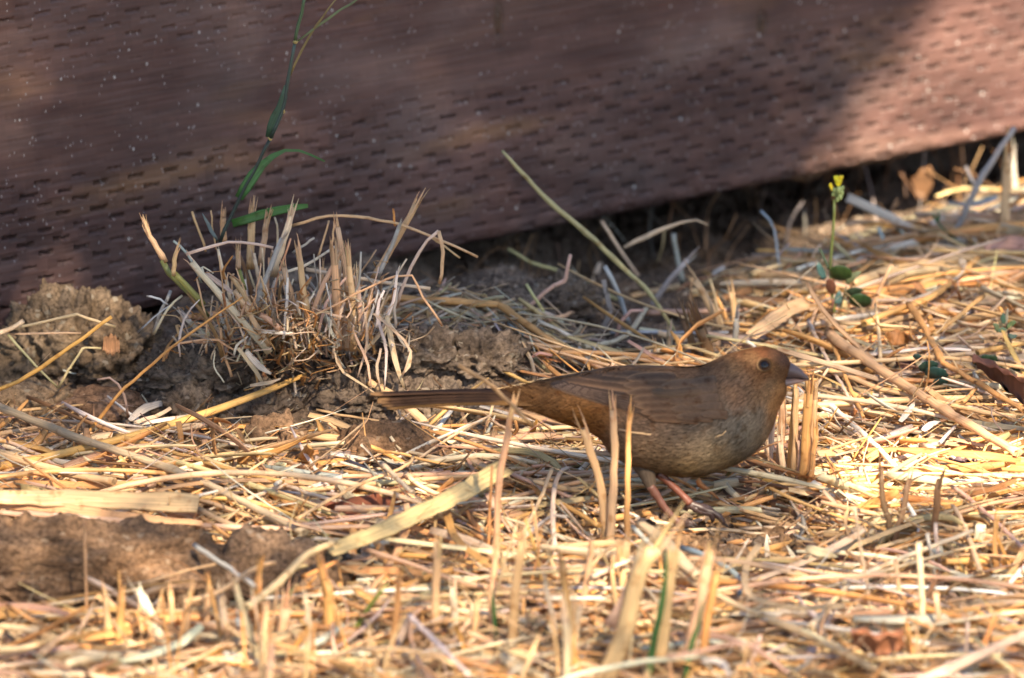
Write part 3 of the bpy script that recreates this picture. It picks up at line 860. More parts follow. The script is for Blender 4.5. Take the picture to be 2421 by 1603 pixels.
body = new_mesh('body', BV, [tuple(f) for f in BF.tolist()] + capA + capB, M_FEATHER, bc * 0.85, np.stack([BV[:, 1] * 300, BV[:, 0] * 60], -1))
rebase(body, bird)
bvh = BVHTree.FromPolygons([tuple(v) for v in BV], [tuple(f) for f in BF.tolist()])
def cast(px, py):
    d = Vector(vray(px, py)); h = bvh.ray_cast(Vector(CAM), d)
    return (np.array(h[0]), np.array(h[1])) if h[0] is not None else (None, None)

# plumage: fine overlapping barbs lying along the body
def plumage(n):
    wts = np.interp(np.arange(NR), [0, 20, 60, 95, NR - 1], [1, 1.6, 2.4, 2.2, 1.4])
    cum = np.cumsum(wts); cum /= cum[-1]
    ii = np.interp(rng.random(n), cum, np.arange(NR)); ph = rng.uniform(0, 2 * np.pi, n)
    P0 = body_pt(ii, ph); e = 0.6
    A = body_pt(np.clip(ii - e, 0, NR - 1), ph); B = body_pt(np.clip(ii + e, 0, NR - 1), ph)
    fl = A - B; fl /= np.linalg.norm(fl, axis=1, keepdims=True) + 1e-12       # toward the tail
    C2 = body_pt(ii, ph + 0.05) - body_pt(ii, ph - 0.05); C2 /= np.linalg.norm(C2, axis=1, keepdims=True) + 1e-12
    nr = np.cross(fl, C2); nr /= np.linalg.norm(nr, axis=1, keepdims=True) + 1e-12
    out = P0 - np.stack([np.interp(ii, np.arange(NR), Cc[:, k]) for k in range(3)], -1)
    nr = np.where(((nr * out).sum(1) < 0)[:, None], -nr, nr)
    L = np.interp(ii, [0, 25, 70, 100, 118, NR - 1], [.013, .008, .006, .0042, .0022, .0012]) * rng.uniform(.7, 1.3, n)
    w = np.interp(ii, [0, 70, 105, NR - 1], [.00036, .00034, .00024, .00016])
    side = rng.normal(0, .22, n)
    d = fl + C2 * side[:, None]
    d[:, 2] -= 0.10
    lift = rng.uniform(.0001, .0012, n) * np.interp(ii, [0, 100, NR - 1], [1, .8, .4])
    p0 = P0 - nr * .0003; p1 = P0 + d * (L * .5)[:, None] + nr * (lift * 1.0)[:, None]; p2 = P0 + d * L[:, None] + nr * (lift * 0.9 - L * .05)[:, None]
    sw = C2 * w[:, None]
    V = np.stack([p0 - sw, p0 + sw, p1 - sw * .8, p1 + sw * .8, p2], 1)
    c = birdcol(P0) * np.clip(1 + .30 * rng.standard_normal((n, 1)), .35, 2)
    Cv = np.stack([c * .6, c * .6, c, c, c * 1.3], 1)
    f = np.array([[0, 1, 3], [0, 3, 2], [2, 3, 4]])
    F = (f[None] + (np.arange(n) * 5)[:, None, None]).reshape(-1, 3)
    U = np.tile(np.array([[0, 0], [1, 0], [0, .5], [1, .5], [.5, 1]]), (n, 1))
    # custom normals follow the body, so that the coat shades softly
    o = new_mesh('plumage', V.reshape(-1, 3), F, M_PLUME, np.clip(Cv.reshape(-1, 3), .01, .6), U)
    nn = np.repeat(nr[:, None], 5, 1) + np.stack([C2 * -.35, C2 * .35, C2 * -.3, C2 * .3, C2 * 0], 1)
    nn /= np.linalg.norm(nn, axis=2, keepdims=True)
    o.data.normals_split_custom_set_from_vertices([tuple(v) for v in nn.reshape(-1, 3).tolist()])
    rebase(o, bird); o['kind'] = 'stuff'
    return o
M_PLUME = straw_material('plume', 0.0, 0.85, (0.01, 0.01), (1, 1), 0.05)
plumage(95000)

# flight feathers
def feather_px(name, base, tip, w, layer, parent, cen, edge, bow=4, mirror=False, round_=0.75, asym=0.25, n=16, m=6):
    b = np.array(base, float); t = np.array(tip, float); ax_ = t - b; L = np.linalg.norm(ax_); ax_ /= L; nrm = np.array([-ax_[1], ax_[0]])
    if nrm[1] > 0: nrm = -nrm                     # upward in the picture
    V = []; C = []
    lastd = None
    for k in range(n):
        u = k / (n - 1)
        prof = min(1, (u / 0.12) ** .5 if u < .12 else 1) * (1 if u < round_ else math.sqrt(max(0.0, 1 - ((u - round_) / (1 - round_)) ** 2)))
        c0 = b + ax_ * L * u + nrm * bow * math.sin(math.pi * u)
        for q in range(m):
            v = q / (m - 1) * 2 - 1
            pp = c0 + nrm * (v + asym * 0) * w / 2 * max(prof, .06)
            hit, nn = cast(pp[0], pp[1])
            if hit is None:
                hit = at_y(pp[0], pp[1], lastd if lastd is not None else -0.01)
            else: lastd = hit[1]
            off = 0.0009 + layer * 0.00007 + 0.00030 * (1 - v * v) + 0.0004 * u
            off *= float(sstep(0.0, 0.16, u)) if layer > 11 else 1.0
            off -= 0.0004 * float(sstep(0.10, 0.0, u)) if layer > 11 else 0
            V.append(hit - vray(*pp) * off)
            ev = (1.0 if v < -.9 else .55 if v < -.5 else .05 if v < .5 else .25) if layer < 12 else abs(v) ** 2.0
            cc_ = np.array(cen) * (1 - ev) + np.array(edge) * ev
            if layer >= 12 and u > .80: cc_ = cc_ * (1 - (u - .8) * 2.5) + np.array(edge) * (u - .8) * 2.8
            if abs(v) < .01 + 1 / m: cc_ = cc_ * .8
            C.append(cc_ * (1 + .05 * rng.standard_normal()))
    V = np.array(V)
    # two skins, a hair apart
    nV = len(V); back = V + FWD * 0.00022
    if mirror:
        V[:, 1] *= -1; back[:, 1] *= -1
    F = []
    for k in range(n - 1):
        for q in range(m - 1):
            a = k * m + q
            F.append((a, a + 1, a + m + 1, a + m)); F.append((nV + a, nV + a + m, nV + a + m + 1, nV + a + 1))
    for k in range(n - 1):
        for q in (0, m - 1):
            a = k * m + q; F.append((a, a + m, nV + a + m, nV + a))
    U = np.array([[(i % m) / (m - 1) * 1.0, (i // m) * .4 + layer * 7] for i in range(nV)])
    o = new_mesh(name, np.vstack([V, back]), F, M_FEATHER, np.vstack([C, C]), np.vstack([U, U]))
    rebase(o, parent); return o

DK = (.042, .025, .017); MD = (.082, .046, .027); LT = (.20, .118, .07); EDG = (.25, .14, .078); DKE = (.34, .22, .155)
for mir in (False, True):
    # the wing's own mesh: a small shoulder pad the feathers grow from
    accw = Acc()
    Pm = []
    for (x_, y_) in [(1690, 925), (1650, 930), (1600, 935), (1550, 932), (1500, 922)]:
        h_, _ = cast(x_, y_); Pm.append(h_ + np.array([0, .0030, 0]))
    Pm = np.array(Pm)
    if mir: Pm[:, 1] *= -1
    Pm = catmull(Pm, 14)
    tube(accw, Pm, np.interp(np.linspace(0, 1, 14), [0, .25, .7, 1], [.003, .0068, .0062, .002]), (.10, .062, .038), K=20, flat=.55, hint=(0, 0, 1), cap=True, wob=0, open_end=False)
    wing = accw.build('wing', M_FEATHER)
    # inset so only its feathers show
    rebase(wing, bird)
    def ff(*a, **k):
        o = feather_px('feather', *a, parent=None, mirror=mir, **k) if False else None
    specs = []
    for q, (bx, by, tx, ty, w_) in enumerate([(1610, 1004, 1289, 906, 13), (1605, 996, 1288, 904, 13), (1598, 987, 1290, 903, 14), (1590, 977, 1294, 902, 14), (1582, 967, 1300, 901, 15), (1572, 957, 1308, 900, 16), (1560, 947, 1318, 899, 17)]):
        specs.append(((bx, by), (tx, ty), w_, q, DK, DKE if q else LT, -3, .82))
    for q, (bx, by, tx, ty, w_) in enumerate([(1570, 930, 1330, 897, 25), (1570, 912, 1365, 888, 27), (1575, 895, 1415, 880, 26)]):
        specs.append(((bx, by), (tx, ty), w_, 8 + q, MD, EDG, 3, .7))
    for q, (tx, ty) in enumerate([(1532, 988), (1514, 975), (1500, 960), (1489, 945), (1480, 929), (1474, 912), (1480, 896)]):
        specs.append(((tx + 128, ty + 6 - q * 2), (tx, ty), 24, 12 + q * .6, MD, LT, 3, .62))
    for q, (tx, ty) in enumerate([(1598, 985), (1586, 968), (1576, 950), (1568, 932), (1562, 914)]):
        specs.append(((tx + 95, ty + 4 - q * 3), (tx, ty), 25, 17 + q * .5, (.100, .060, .037), (.155, .096, .06), 3, .55))
    for q, (tx, ty) in enumerate([(1655, 980), (1645, 962), (1636, 944), (1630, 925), (1628, 907)]):
        specs.append(((tx + 70, ty + 2 - q * 3), (tx, ty), 23, 20 + q * .4, (.105, .066, .043), (.125, .080, .053), 2, .5))
    wroot = wing
    for (b_, t_, w_, ly, ce_, ed_, bw, rd) in specs:
        o = feather_px('feather', b_, t_, w_, ly, bird, ce_, ed_, bow=bw, mirror=mir, round_=rd)
        o.parent = wing
# tail: ten long feathers fanned a little and stacked
tb = at_y(1285, 932); 
tail = None
spec = []
for k in range(10):
    f_ = (k - 4.5) / 4.5                       # -1 near side .. 1 far side
    spec.append((f_, abs(f_)))
order = sorted(range(10), key=lambda k: -spec[k][1])
for rank, k in enumerate(order):
    f_, af = spec[k]
    tipx = 874 + 40 * abs(af) ** 1.3 + (18 if k == 6 else 0) + (10 if k == 3 else 0)
    tp = at_y(tipx, 941)
    nseg, m = 26, 5
    V = []; C = []
    for s_ in range(nseg):
        u = s_ / (nseg - 1)
        x = tb[0] * (1 - u) + tp[0] * u
        z = tb[2] * (1 - u) + tp[2] * u + .0016 * math.sin(math.pi * u)
        z += -af * (.0012 * u + .0008) + (rank * .00022) + (.0014 * u ** 3 if k in (4, 6) else 0)
        yc = f_ * (.0068 - .0032 * u)
        wd = .0062 * (1.0 - .15 * u) * (1 if u < .93 else math.sqrt(max(.02, 1 - ((u - .93) / .07) ** 2)))
        for q in range(m):
            v = q / (m - 1) * 2 - 1
            V.append((x, yc + v * wd / 2 * 1.15, z - .0007 * v * v - .0018 * f_ * v * (1 if f_ * v > 0 else .3)))
            near = (k == 0 and v < -.4)
            base_ = np.array((.022, .012, .009)); ed_ = np.array((.066, .034, .019)) if not near else np.array((.16, .08, .026))
            e_ = abs(v) ** 2 if not near else .9
            if abs(v) < .01: base_ = base_ * .6
            cc_ = base_ * (1 - e_) + ed_ * e_
            if u < .25: cc_ = cc_ * (1 - (1 - u / .25) * .6) + np.array((.10, .055, .03)) * (1 - u / .25) * .6
            if u > .93: cc_ = cc_ * .6 + np.array((.34, .19, .085)) * .4
            C.append(cc_)
    V = np.array(V); nV = len(V)
    F = []
    for s_ in range(nseg - 1):
        for q in range(m - 1):
            a = s_ * m + q; F.append((a, a + m, a + m + 1, a + 1)); F.append((nV + a, nV + a + 1, nV + a + m + 1, nV + a + m))
        for q in (0, m - 1):
            a = s_ * m + q; F.append((a, nV + a, nV + a + m, a + m))
    U = np.array([[(i % m) / (m - 1), (i // m) * .3 + k * 5] for i in range(nV)])
    o = new_mesh('tail' if tail is None else 'feather', np.vstack([V, V - [0, 0, .0002]]), F, M_FEATHER, np.vstack([C, C]), np.vstack([U, U]))
    rebase(o, bird)
    if tail is None: tail = o
    else: o.parent = tail

# beak
def beak_half(name, secs, col0, col1, mat):
    S_ = catmull(np.array([np.concatenate([at_y(*t), at_y(*b), [w]]) for t, b, w in secs]), 18)
    V = []; C = []; K = 20
    for r_, row_ in enumerate(S_):
        t, b, w = row_[:3], row_[3:6], row_[6]; c = (t + b) / 2; a = (t - b) / 2
        for q in range(K):
            p_ = 2 * math.pi * q / K
            V.append(c + a * math.cos(p_) + np.array([0, w * math.sin(p_), 0]))
            C.append(np.array(col0) * (1 - r_ / 17) + np.array(col1) * (r_ / 17))
    V = np.array(V); F = []
    for r_ in range(17):
        for q in range(K):
            q2 = (q + 1) % K; F.append((r_ * K + q, (r_ + 1) * K + q, (r_ + 1) * K + q2, r_ * K + q2))
    F.append(tuple(17 * K + q for q in range(K))[::-1]); F.append(tuple(range(K)))
    return rebase(new_mesh(name, V, F, mat, np.array(C)), bird)
mb, ntb, bb = mat_new('horn'); a_ = N(ntb, 'ShaderNodeAttribute', attribute_name='Col'); ntb.links.new(a_.outputs['Color'], bb.inputs['Base Color']); bb.inputs['Roughness'].default_value = .45
geo_ = N(ntb, 'ShaderNodeNewGeometry'); nz_ = N(ntb, 'ShaderNodeTexNoise'); nz_.inputs['Scale'].default_value = 900; ntb.links.new(geo_.outputs['Position'], nz_.inputs['Vector'])
bpn = N(ntb, 'ShaderNodeBump'); bpn.inputs['Distance'].default_value = .0002; bpn.inputs['Strength'].default_value = .4; ntb.links.new(nz_.outputs[0], bpn.inputs['Height']); ntb.links.new(bpn.outputs[0], bb.inputs['Normal'])
M_HORN = mb
lower = beak_half('lower_beak', [((1842, 893), (1846, 906), .0054), ((1857, 891), (1858, 913), .0049), ((1875, 893), (1876, 909), .0033), ((1893, 895), (1894, 904), .0020), ((1908, 898), (1908, 900), .0007)], (.15, .115, .115), (.17, .095, .075), M_HORN)
upper = beak_half('upper_beak', [((1855, 852), (1843, 893), .0058), ((1868, 857), (1857, 892), .0052), ((1879, 863), (1873, 893), .0037), ((1891, 871), (1889, 894), .0027), ((1902, 882), (1900, 897), .0018), ((1909, 889), (1908, 899), .0010), ((1913, 896), (1912, 899), .0004)], (.070, .052, .058), (.050, .036, .036), M_HORN)

# eye, its lids and the pale ring
h_, n_ = cast(1807, 864.5)
h_ = h_ if h_ is not None else at_y(1807, 864.5, -.013)
mE, ntE, bE = mat_new('eye_gloss'); aE = N(ntE, 'ShaderNodeAttribute', attribute_name='Col'); ntE.links.new(aE.outputs['Color'], bE.inputs['Base Color'])
bE.inputs['Roughness'].default_value = .02; bE.inputs['Specular IOR Level'].default_value = .38
for side in (1, -1):
    hp = h_.copy(); nd = n_ / np.linalg.norm(n_)
    Ve, Fe = _ICO[3]
    re = .0030
    c_ = hp - nd * .0010
    P_e = Ve * re + c_
    dd = Ve @ nd
    ce_ = np.where((dd > .68)[:, None], np.array([.004, .003, .003])[None], np.array([.055, .022, .009])[None])
    ring = Acc(); a1 = np.cross(nd, [0, 0, 1.0]); a1 /= np.linalg.norm(a1); a2 = np.cross(nd, a1)
    th = np.linspace(0, 2 * np.pi, 30)
    R1 = np.array([c_ + nd * (re * .62) + (a1 * math.cos(t) + a2 * math.sin(t)) * re * .92 for t in th])
    tube(ring, R1, .00042, (.05, .03, .02), K=6, hint=tuple(nd), cap=False, wob=.05)
    R2 = np.array([c_ + nd * (re * .66) + (a1 * math.cos(t) + a2 * math.sin(t)) * re * 1.20 for t in th])
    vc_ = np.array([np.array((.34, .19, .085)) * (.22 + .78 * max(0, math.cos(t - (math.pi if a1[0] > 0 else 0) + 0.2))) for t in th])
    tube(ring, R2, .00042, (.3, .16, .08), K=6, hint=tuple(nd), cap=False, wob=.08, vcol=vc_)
    if side == -1:
        P_e[:, 1] *= -1; Fe = Fe[:, ::-1]
        for v in ring.V: v[:, 1] *= -1
    e_ = new_mesh('eye', P_e, Fe, mE, ce_); rebase(e_, bird)
    rg = ring.build('eye_ring', M_PLUME); rebase(rg, bird); rg.parent = e_

# legs: feathered thigh, tarsus, four toes with claws
def limb(acc, pts, rads, col, K=10, Y=0.0, **kw):
    P = catmull(np.array([at_y(p[0], p[1], (p[2] if len(p) > 2 else Y)) for p in pts]), 12 if len(pts) < 4 else 18)
    rr = np.interp(np.linspace(0, 1, len(P)), np.linspace(0, 1, len(rads)), rads)
    tube(acc, P, rr, col, K=K, cap=True, wob=.06, open_end=False, hint=(0, 1, 0), **kw)
LEGC = (.24, .105, .070); FOOTC = (.042, .025, .023)
def leg(thigh, tars, toes, hind, col, fcol, Y):
    a = Acc()
    limb(a, tars, [.0025, .0021, .0019, .0019, .0022], col, Y=Y)
    leg_ = a.build('leg', M_HORN); rebase(leg_, bird)
    a = Acc(); limb(a, thigh, [.0080, .0062, .0040, .0021], (.075, .055, .040), K=18, Y=Y)
    t_ = a.build('thigh', M_FEATHER); rebase(t_, bird); t_.parent = leg_
    for tt in toes + [hind]:
        a = Acc(); nt_ = len(tt)
        limb(a, tt[:-1] if nt_ > 3 else tt, [.0017, .0019, .0014, .0017, .0012], fcol, Y=Y)
        # claw
        limb(a, tt[-2:] if nt_ > 3 else tt[-2:], [.0010, .0007, .0001], (.035, .025, .022), Y=Y)
        f = a.build('toe', M_HORN); rebase(f, bird); f.parent = leg_
leg([(1520, 1068, -.006), (1526, 1100, -.010), (1533, 1130, -.014), (1541, 1158, -.016)], [(1537, 1148), (1556, 1178), (1572, 1202), (1590, 1222), (1604, 1236)],
    [[(1602, 1234), (1618, 1240, -.018), (1634, 1243, -.022), (1643, 1249, -.024)], [(1602, 1234), (1622, 1236, -.014), (1640, 1238, -.014), (1650, 1244, -.014)], [(1602, 1234), (1618, 1233, -.008), (1630, 1232, -.004), (1640, 1236, -.003)]],
    [(1604, 1236), (1592, 1240, -.016), (1582, 1242, -.016), (1574, 1247, -.017)], (.115, .048, .033), (.06, .036, .03), -.016)
leg([(1548, 1070, -.004), (1553, 1092, -.006), (1558, 1110, -.009), (1565, 1126, -.011)], [(1556, 1118), (1582, 1142), (1606, 1164), (1622, 1180), (1630, 1190)],
    [[(1630, 1190), (1652, 1198), (1672, 1207), (1690, 1214), (1704, 1226), (1712, 1238), (1724, 1247)], [(1630, 1192), (1650, 1206), (1668, 1212), (1680, 1213), (1684, 1222), (1685, 1230), (1682, 1237)], [(1630, 1192), (1645, 1194, -.006), (1665, 1198, -.004), (1684, 1206, -.003), (1690, 1214, -.003)]],
    [(1630, 1192), (1624, 1197, -.010), (1620, 1203, -.008), (1626, 1209, -.008)], (.10, .033, .020), FOOTC, -.011)
# ------------------------------------------------------------------ straws traced one by one (photo pixels)
def Cx(ox, oy, s): return lambda *pts: [((p[0] / s + ox, p[1] / s + oy) + tuple(p[2:])) for p in pts]
c4 = Cx(300, 450, 2.368); c5 = Cx(1200, 550, 3.137); c6 = Cx(1800, 300, 3.137); c7 = Cx(1800, 700, 3.137)
c8 = Cx(0, 650, 3.137); g1 = Cx(0, 1100, 3.137); g2 = Cx(600, 1100, 3.137); g3 = Cx(1200, 1100, 3.137); g4 = Cx(1800, 1100, 3.137); w2 = Cx(0, 0, 1.957)
c9 = Cx(600, 850, 3.137)
G = 'g'; U = 'u'
LYING = 'single straws lying on the ground'
def L(px, w, col, label, **k): return stalk('straw', px, w, col, label, 'straw', **k)
def B(px, w, col, label, **k):
    k.setdefault('flat', .14); return stalk('dry_leaf_blade', px, w, col, label, 'leaf blade', **k)

# behind the bird, over the dark hollow
L([(1604, 792), (1535, 693), (1487, 646), (1385, 550), (1290, 468), (1187, 356)], 13, 'olive', 'long greenish straw leaning up diagonally across the board', mode=U, taper=[.45, .8, 1, 1, .5], node=[.45])
L(c5((1100, 520), (950, 290), (820, 110), (750, 0)) + [(1421, 522)], 8, 'pale', 'thin pale straw crossing the long diagonal straw under the board edge', mode=U, taper=[.6, 1, .8])
B(c5((860, 110), (1000, 40), (1150, -25), (1300, -80), (1400, -90), (1490, -60)), 12, 'pale', 'arched pale straw blade hooked over the dark gap under the board', mode=U, Y=.40, taper=[.7, 1, 1, .8, .5, .3], flat=.4)
L(c5((40, 585), (350, 390), (425, 360), (465, 160)), 10, 'pink', 'short bent straw with an upturned tip left of the long diagonal straw', mode=U, sharp=True)
L(c5((350, 780), (290, 640), (200, 480), (140, 380)), 8, 'olive', 'thin greenish straw with a pale cut tip crossing the bent straw', mode=U)
L(c4((1440, 600), (1800, 622), (2080, 640)) + c5((300, 790), (520, 910)), 17, 'gold', 'long thick kinked straw running from the stubble clump down to the bird', sharp=True, lift=.010, node=[.42])
L(c5((330, 900), (600, 980), (800, 930), (1050, 880), (1320, 845)), 14, 'pale', 'pale elbowed straw lying just above the back of the bird', sharp=True, lift=.009, node=[.27])
L(c5((560, 850), (780, 810), (900, 740), (1030, 560)), 12, 'pale', 'curved pale straw rising beside the blue grey straw', lift=.01)
L(c5((910, 710), (870, 580), (800, 400), (720, 250)), 12, 'blue', 'blue grey straw standing aslant in the dark hollow', mode=U)
B(c5((690, 750), (760, 580), (740, 450), (710, 350)), 13, 'grey', 'crinkled grey blade left of the blue grey straw', mode=U, sharp=True)
L(c5((1050, 560), (1130, 450), (1210, 340), (1340, 200)), 15, 'grey', 'frayed grey straw with a forked tip above the bird back', mode=U, fray=5)
B(c5((610, 450), (650, 330), (690, 220)), 13, 'white', 'short whitish blade end in the dark hollow', mode=U)
L(c5((700, 370), (450, 310), (200, 230), (0, 120)), 8, 'olive', 'faint greenish straw crossing the dark gap behind the bent straw', mode=U, Y=.45)
L(c5((1270, 240), (1240, 100), (1230, 0)), 13, 'grey', 'dull grey upright stem in the shadow under the board', mode=U, Y=.44)
L(c5((800, 830), (840, 660), (930, 570), (1010, 580)), 9, 'pink', 'pinkish hooked straw above the elbowed pale straw', mode=U)
L(c5((520, 800), (350, 710), (220, 650)), 10, 'white', 'whitish straw lying under the thick kinked straw', lift=.01)
L(c5((290, 650), (400, 620), (490, 590)), 10, 'tan', 'short cut tan straw end pointing right in the hollow', lift=.012)
L(c5((0, 670), (120, 760), (300, 850)), 6, 'blue', 'thin bluish straw beside the thick kinked straw', lift=.006)
L(c5((1000, 590), (1300, 590), (1600, 580), (1900, 545)), 14, 'pink', 'reddish brown straw lying along the hollow behind the cut stubs', lift=.008)
L(c5((760, 740), (1100, 740), (1300, 745), (1640, 740)), 8, 'blue', 'thin bluish straw lying along the foot of the reddish straw', lift=.006)
# cut stubs behind the bird's head
def ST(px, w, col, label, **k):
    k.setdefault('fray', 5); k.setdefault('flat', .7); return stalk('stubble_stalk', px, w * 1.2, col, label, 'stubble stem', mode=U, **k)
ST(c5((1620, 760), (1500, 540), (1390, 350)), 16, 'tan', 'tallest cut stem of the group leaning left behind the bird back')
ST(c5((1620, 780), (1560, 560), (1510, 360)), 7, 'cream', 'slim bright stem beside the tallest leaning cut stem')
ST(c5((1680, 740), (1600, 580), (1550, 470)), 8, 'gold', 'thin golden stem right of the slim bright stem')
ST(c5((1690, 700), (1680, 560), (1660, 430)), 13, 'tan', 'forked tan stem end right of the thin golden stem')
ST(c5((1420, 970), (1380, 850), (1310, 640)), 16, 'brown', 'brown broken stem with split bark behind the bird shoulder', fray=6)
ST(c5((1510, 990), (1480, 850), (1420, 700)), 26, (.30, .16, .075), 'thick brown broken stub with ragged top behind the bird neck', fray=8, flat=.8)
ST(c5((1670, 930), (1690, 760), (1700, 630)), 12, 'grey', 'grey weathered stub just behind the bird crown', fray=4)
ST(c5((1110, 1010), (1090, 900), (1085, 840)), 9, 'tan', 'small tan stub poking up behind the middle of the back')
ST(c5((1180, 960), (1195, 860), (1205, 770)), 13, 'pale', 'short pale stub behind the back left of the brown broken stem')
ST(c5((200, 1130), (190, 1000), (140, 880)), 9, 'pale', 'bent pale stub standing on the earth above the tail base')
L(c5((80, 970), (200, 905), (330, 915)), 8, 'pink', 'reddish twig arching over the earth above the tail base', mode=U)
L(c5((590, 940), (550, 870), (530, 810)), 9, 'pale', 'short pale straw end upright above the wing tip', mode=U)
L([(1765, 806), (1788, 822)], 8, 'white', 'tiny white straw end showing over the bird crown', mode=U, Y=.05, sink=0, n=5)
# right back: sunlit straw below the board
B(c6((-80, 1560), (180, 1380), (350, 1300)), 34, 'cream', 'broad cream blade folded at the end left of the yellow flowered weed', lift=.014, taper=[.7, 1, 1, .95], mode=G)
B(c6((340, 1320), (450, 1400), (620, 1500)), 18, 'cream', 'folded tail of the broad cream blade pointing right', lift=.012)
L(c6((-80, 1095), (200, 1010), (500, 960)) + c6((900, 880), (1400, 800)), 12, 'cream', 'long bright straw running up to the sunlit patch behind the weed', lift=.010)
L(c6((250, 1060), (600, 960), (1000, 860), (1300, 830)), 10, 'white', 'white straw lying parallel above the long bright straw', lift=.012)
L(c6((660, 1170), (900, 1085), (1300, 1010), (1800, 920)), 24, 'tan', 'thick tan straw lying right of the weed under the sunlit patch', lift=.016)
L(c6((700, 1260), (1100, 1200), (1700, 1130), (1950, 1110)), 24, 'gold', 'thick golden straw lying below the thick tan straw', lift=.012)
L(c6((760, 1460), (1000, 1360), (1250, 1270), (1430, 1130), (1610, 970)), 14, 'gold', 'golden straw rising to the right from under the weed leaves', lift=.018)
L(c6((760, 1500), (1000, 1430), (1400, 1330), (1950, 1290)), 13, 'tan', 'tan straw lying low behind the jointed straw', lift=.012)
L(c6((830, 1340), (1200, 1290), (1500, 1220), (1950, 1200)), 16, 'brown', 'shaded brown straw between the golden straws', lift=.008)
B(c6((1370, 880), (1100, 750), (850, 620), (640, 520)), 22, 'white', 'pale folded blade raised in front of the sunlit patch beside the flower', mode=U, flat=.35, taper=[.5, .9, 1, 1.05])
L(c6((1330, 970), (1480, 700), (1620, 400), (1880, 0)), 13, 'grey', 'tall grey stem leaning right across the board corner', mode=U, taper=[1, 1, 1.3, .9], node=[.42])
ST(c6((1800, 880), (1805, 600), (1825, 210)), 20, 'tan', 'tallest blurred stem standing at the lit right end of the board', fray=3)
ST(c6((1890, 700), (1880, 450), (1865, 200)), 13, 'grey', 'grey stem close behind the tallest blurred stem at the right edge', fray=2)
B(c6((1380, 560), (1550, 575), (1750, 520)), 15, 'blue', 'curled grey blade hanging under the board corner', mode=U, Y=.56, taper=[.4, 1, .7])
L(c6((1580, 430), (1515, 290)), 8, 'white', 'short white straw end in the shade under the lit board corner', mode=U, Y=.56, sink=0)
B(c6((1660, 900), (1760, 870), (1900, 870), (2000, 900)), 34, 'pink', 'pinkish broad leaf blade at the right edge below the sunlit patch', lift=.02, taper=[.25, .8, 1, 1], mode=G)
L(c6((180, 950), (190, 800), (240, 660), (310, 560)), 6, 'grey', 'thin curved grey stem left of the yellow flowered weed', mode=U)
L(c6((150, 1160), (120, 950), (90, 750), (0, 620)), 6, 'blue', 'thin bluish stem standing left of the curved grey stem', mode=U)
L(c6((330, 840), (320, 600)), 5, 'grey', 'fine straight stem in the shade under the board', mode=U)
L(c6((-30, 700), (200, 780), (500, 890)), 8, 'tan', 'tan straw lying behind the thin curved stems', lift=.01)
L(c6((1130, 1050), (960, 940), (870, 740)), 9, 'blue', 'bluish dry stem with splayed foot on the sunlit straw', mode=U)
L(c6((760, 1500), (880, 1200), (970, 1020)), 10, 'tan', 'tan stem leaning right of the round weed leaves', mode=U)
# right, beside and beyond the head
L(c7((500, 270), (620, 370), (1000, 620), (1240, 770), (1500, 930), (1900, 1160)), 22, 'tan', 'thickest long tan straw running down from the weed to the right edge', lift=.022, node=[.62])
L(c7((270, 480), (600, 580), (900, 690), (1240, 770), (1500, 830), (1900, 900)), 12, 'tan', 'long straw crossing under the thickest straw from the bird forehead', lift=.017)
L(c7((1090, 50), (1200, 220), (1260, 330), (1345, 490), (1600, 640), (1950, 850)), 13, 'gold', 'jointed golden straw bent at a knuckle over the dark weed', lift=.020, sharp=True, node=[.13, .44])
L(c7((290, 640), (500, 800), (800, 1060), (1030, 1300)), 12, 'white', 'clean white straw running down right from under the beak', lift=.016)
L(c7((100, 1480), (400, 1390), (700, 1310), (1190, 1150)), 12, 'pale', 'long pale straw lying rising right of the bird feet', lift=.012)
L(c7((390, 1150), (650, 1300)), 8, 'white', 'short whitish straw behind the stem cluster by the beak', lift=.01)
L(c7((350, 180), (450, 400), (560, 600), (700, 830), (760, 930)), 8, 'pale', 'thin pale straw slanting down behind the beak tip', lift=.016)
L(c7((480, 240), (560, 430), (640, 640), (760, 900)), 8, 'gold', 'thin golden straw slanting beside the thin pale straw', lift=.018)
L(c7((230, 0), (240, 180), (260, 330)), 12, 'tan', 'short tan stem hanging down from the folded cream blade', mode=U, sink=0)
L(c7((1640, 0), (1450, 160), (1270, 290)), 10, 'gold', 'golden straw slanting down left from the dark weed', lift=.022)
L(c7((560, 200), (900, 215), (1250, 240)), 8, 'tan', 'thin level straw below the weed stems', lift=.017)
L(c7((800, 430), (1000, 410), (1200, 390), (1560, 400)), 13, 'white', 'white flattened straw ending under the knuckle of the jointed straw', lift=.016, flat=.5)
L(c7((1600, 420), (1740, 390), (1950, 350)), 12, 'gold', 'short golden straw entering from the right edge above the curled leaf', lift=.02)
L(c7((1190, 1100), (1350, 1150), (1600, 1175)), 10, 'pale', 'pale straw lying under the lower end of the thickest straw', lift=.012)
L(c7((820, 980), (1000, 1030), (1100, 1080)), 11, 'tan', 'short thick tan straw right of the clean white straw', lift=.012)
B(c7((1200, 1000), (1260, 950), (1330, 930)), 14, 'white', 'small pale seed husk leaf lying above the lower thickest straw', lift=.02, taper='leaf')
B(c7((1030, 930), (1080, 870), (1140, 780)), 14, 'white', 'pale pointed husk standing between the crossing straws', lift=.02, taper='leaf')
L(c7((1210, 830), (1215, 700), (1245, 560), (1235, 330)), 4, 'gold', 'hair thin golden tendril rising over the thickest straw', mode=U)
L(c7((1490, 790), (1590, 690)), 9, 'gold', 'short golden straw under the jointed straw', lift=.02)
L(c7((1780, 880), (1720, 760), (1670, 650)), 8, 'pale', 'short pale stem standing in front of the jointed straw', mode=U)
L(c7((1880, 800), (1830, 700), (1790, 640)), 9, 'pale', 'pale stem end at the right edge over the curled leaf', mode=U)
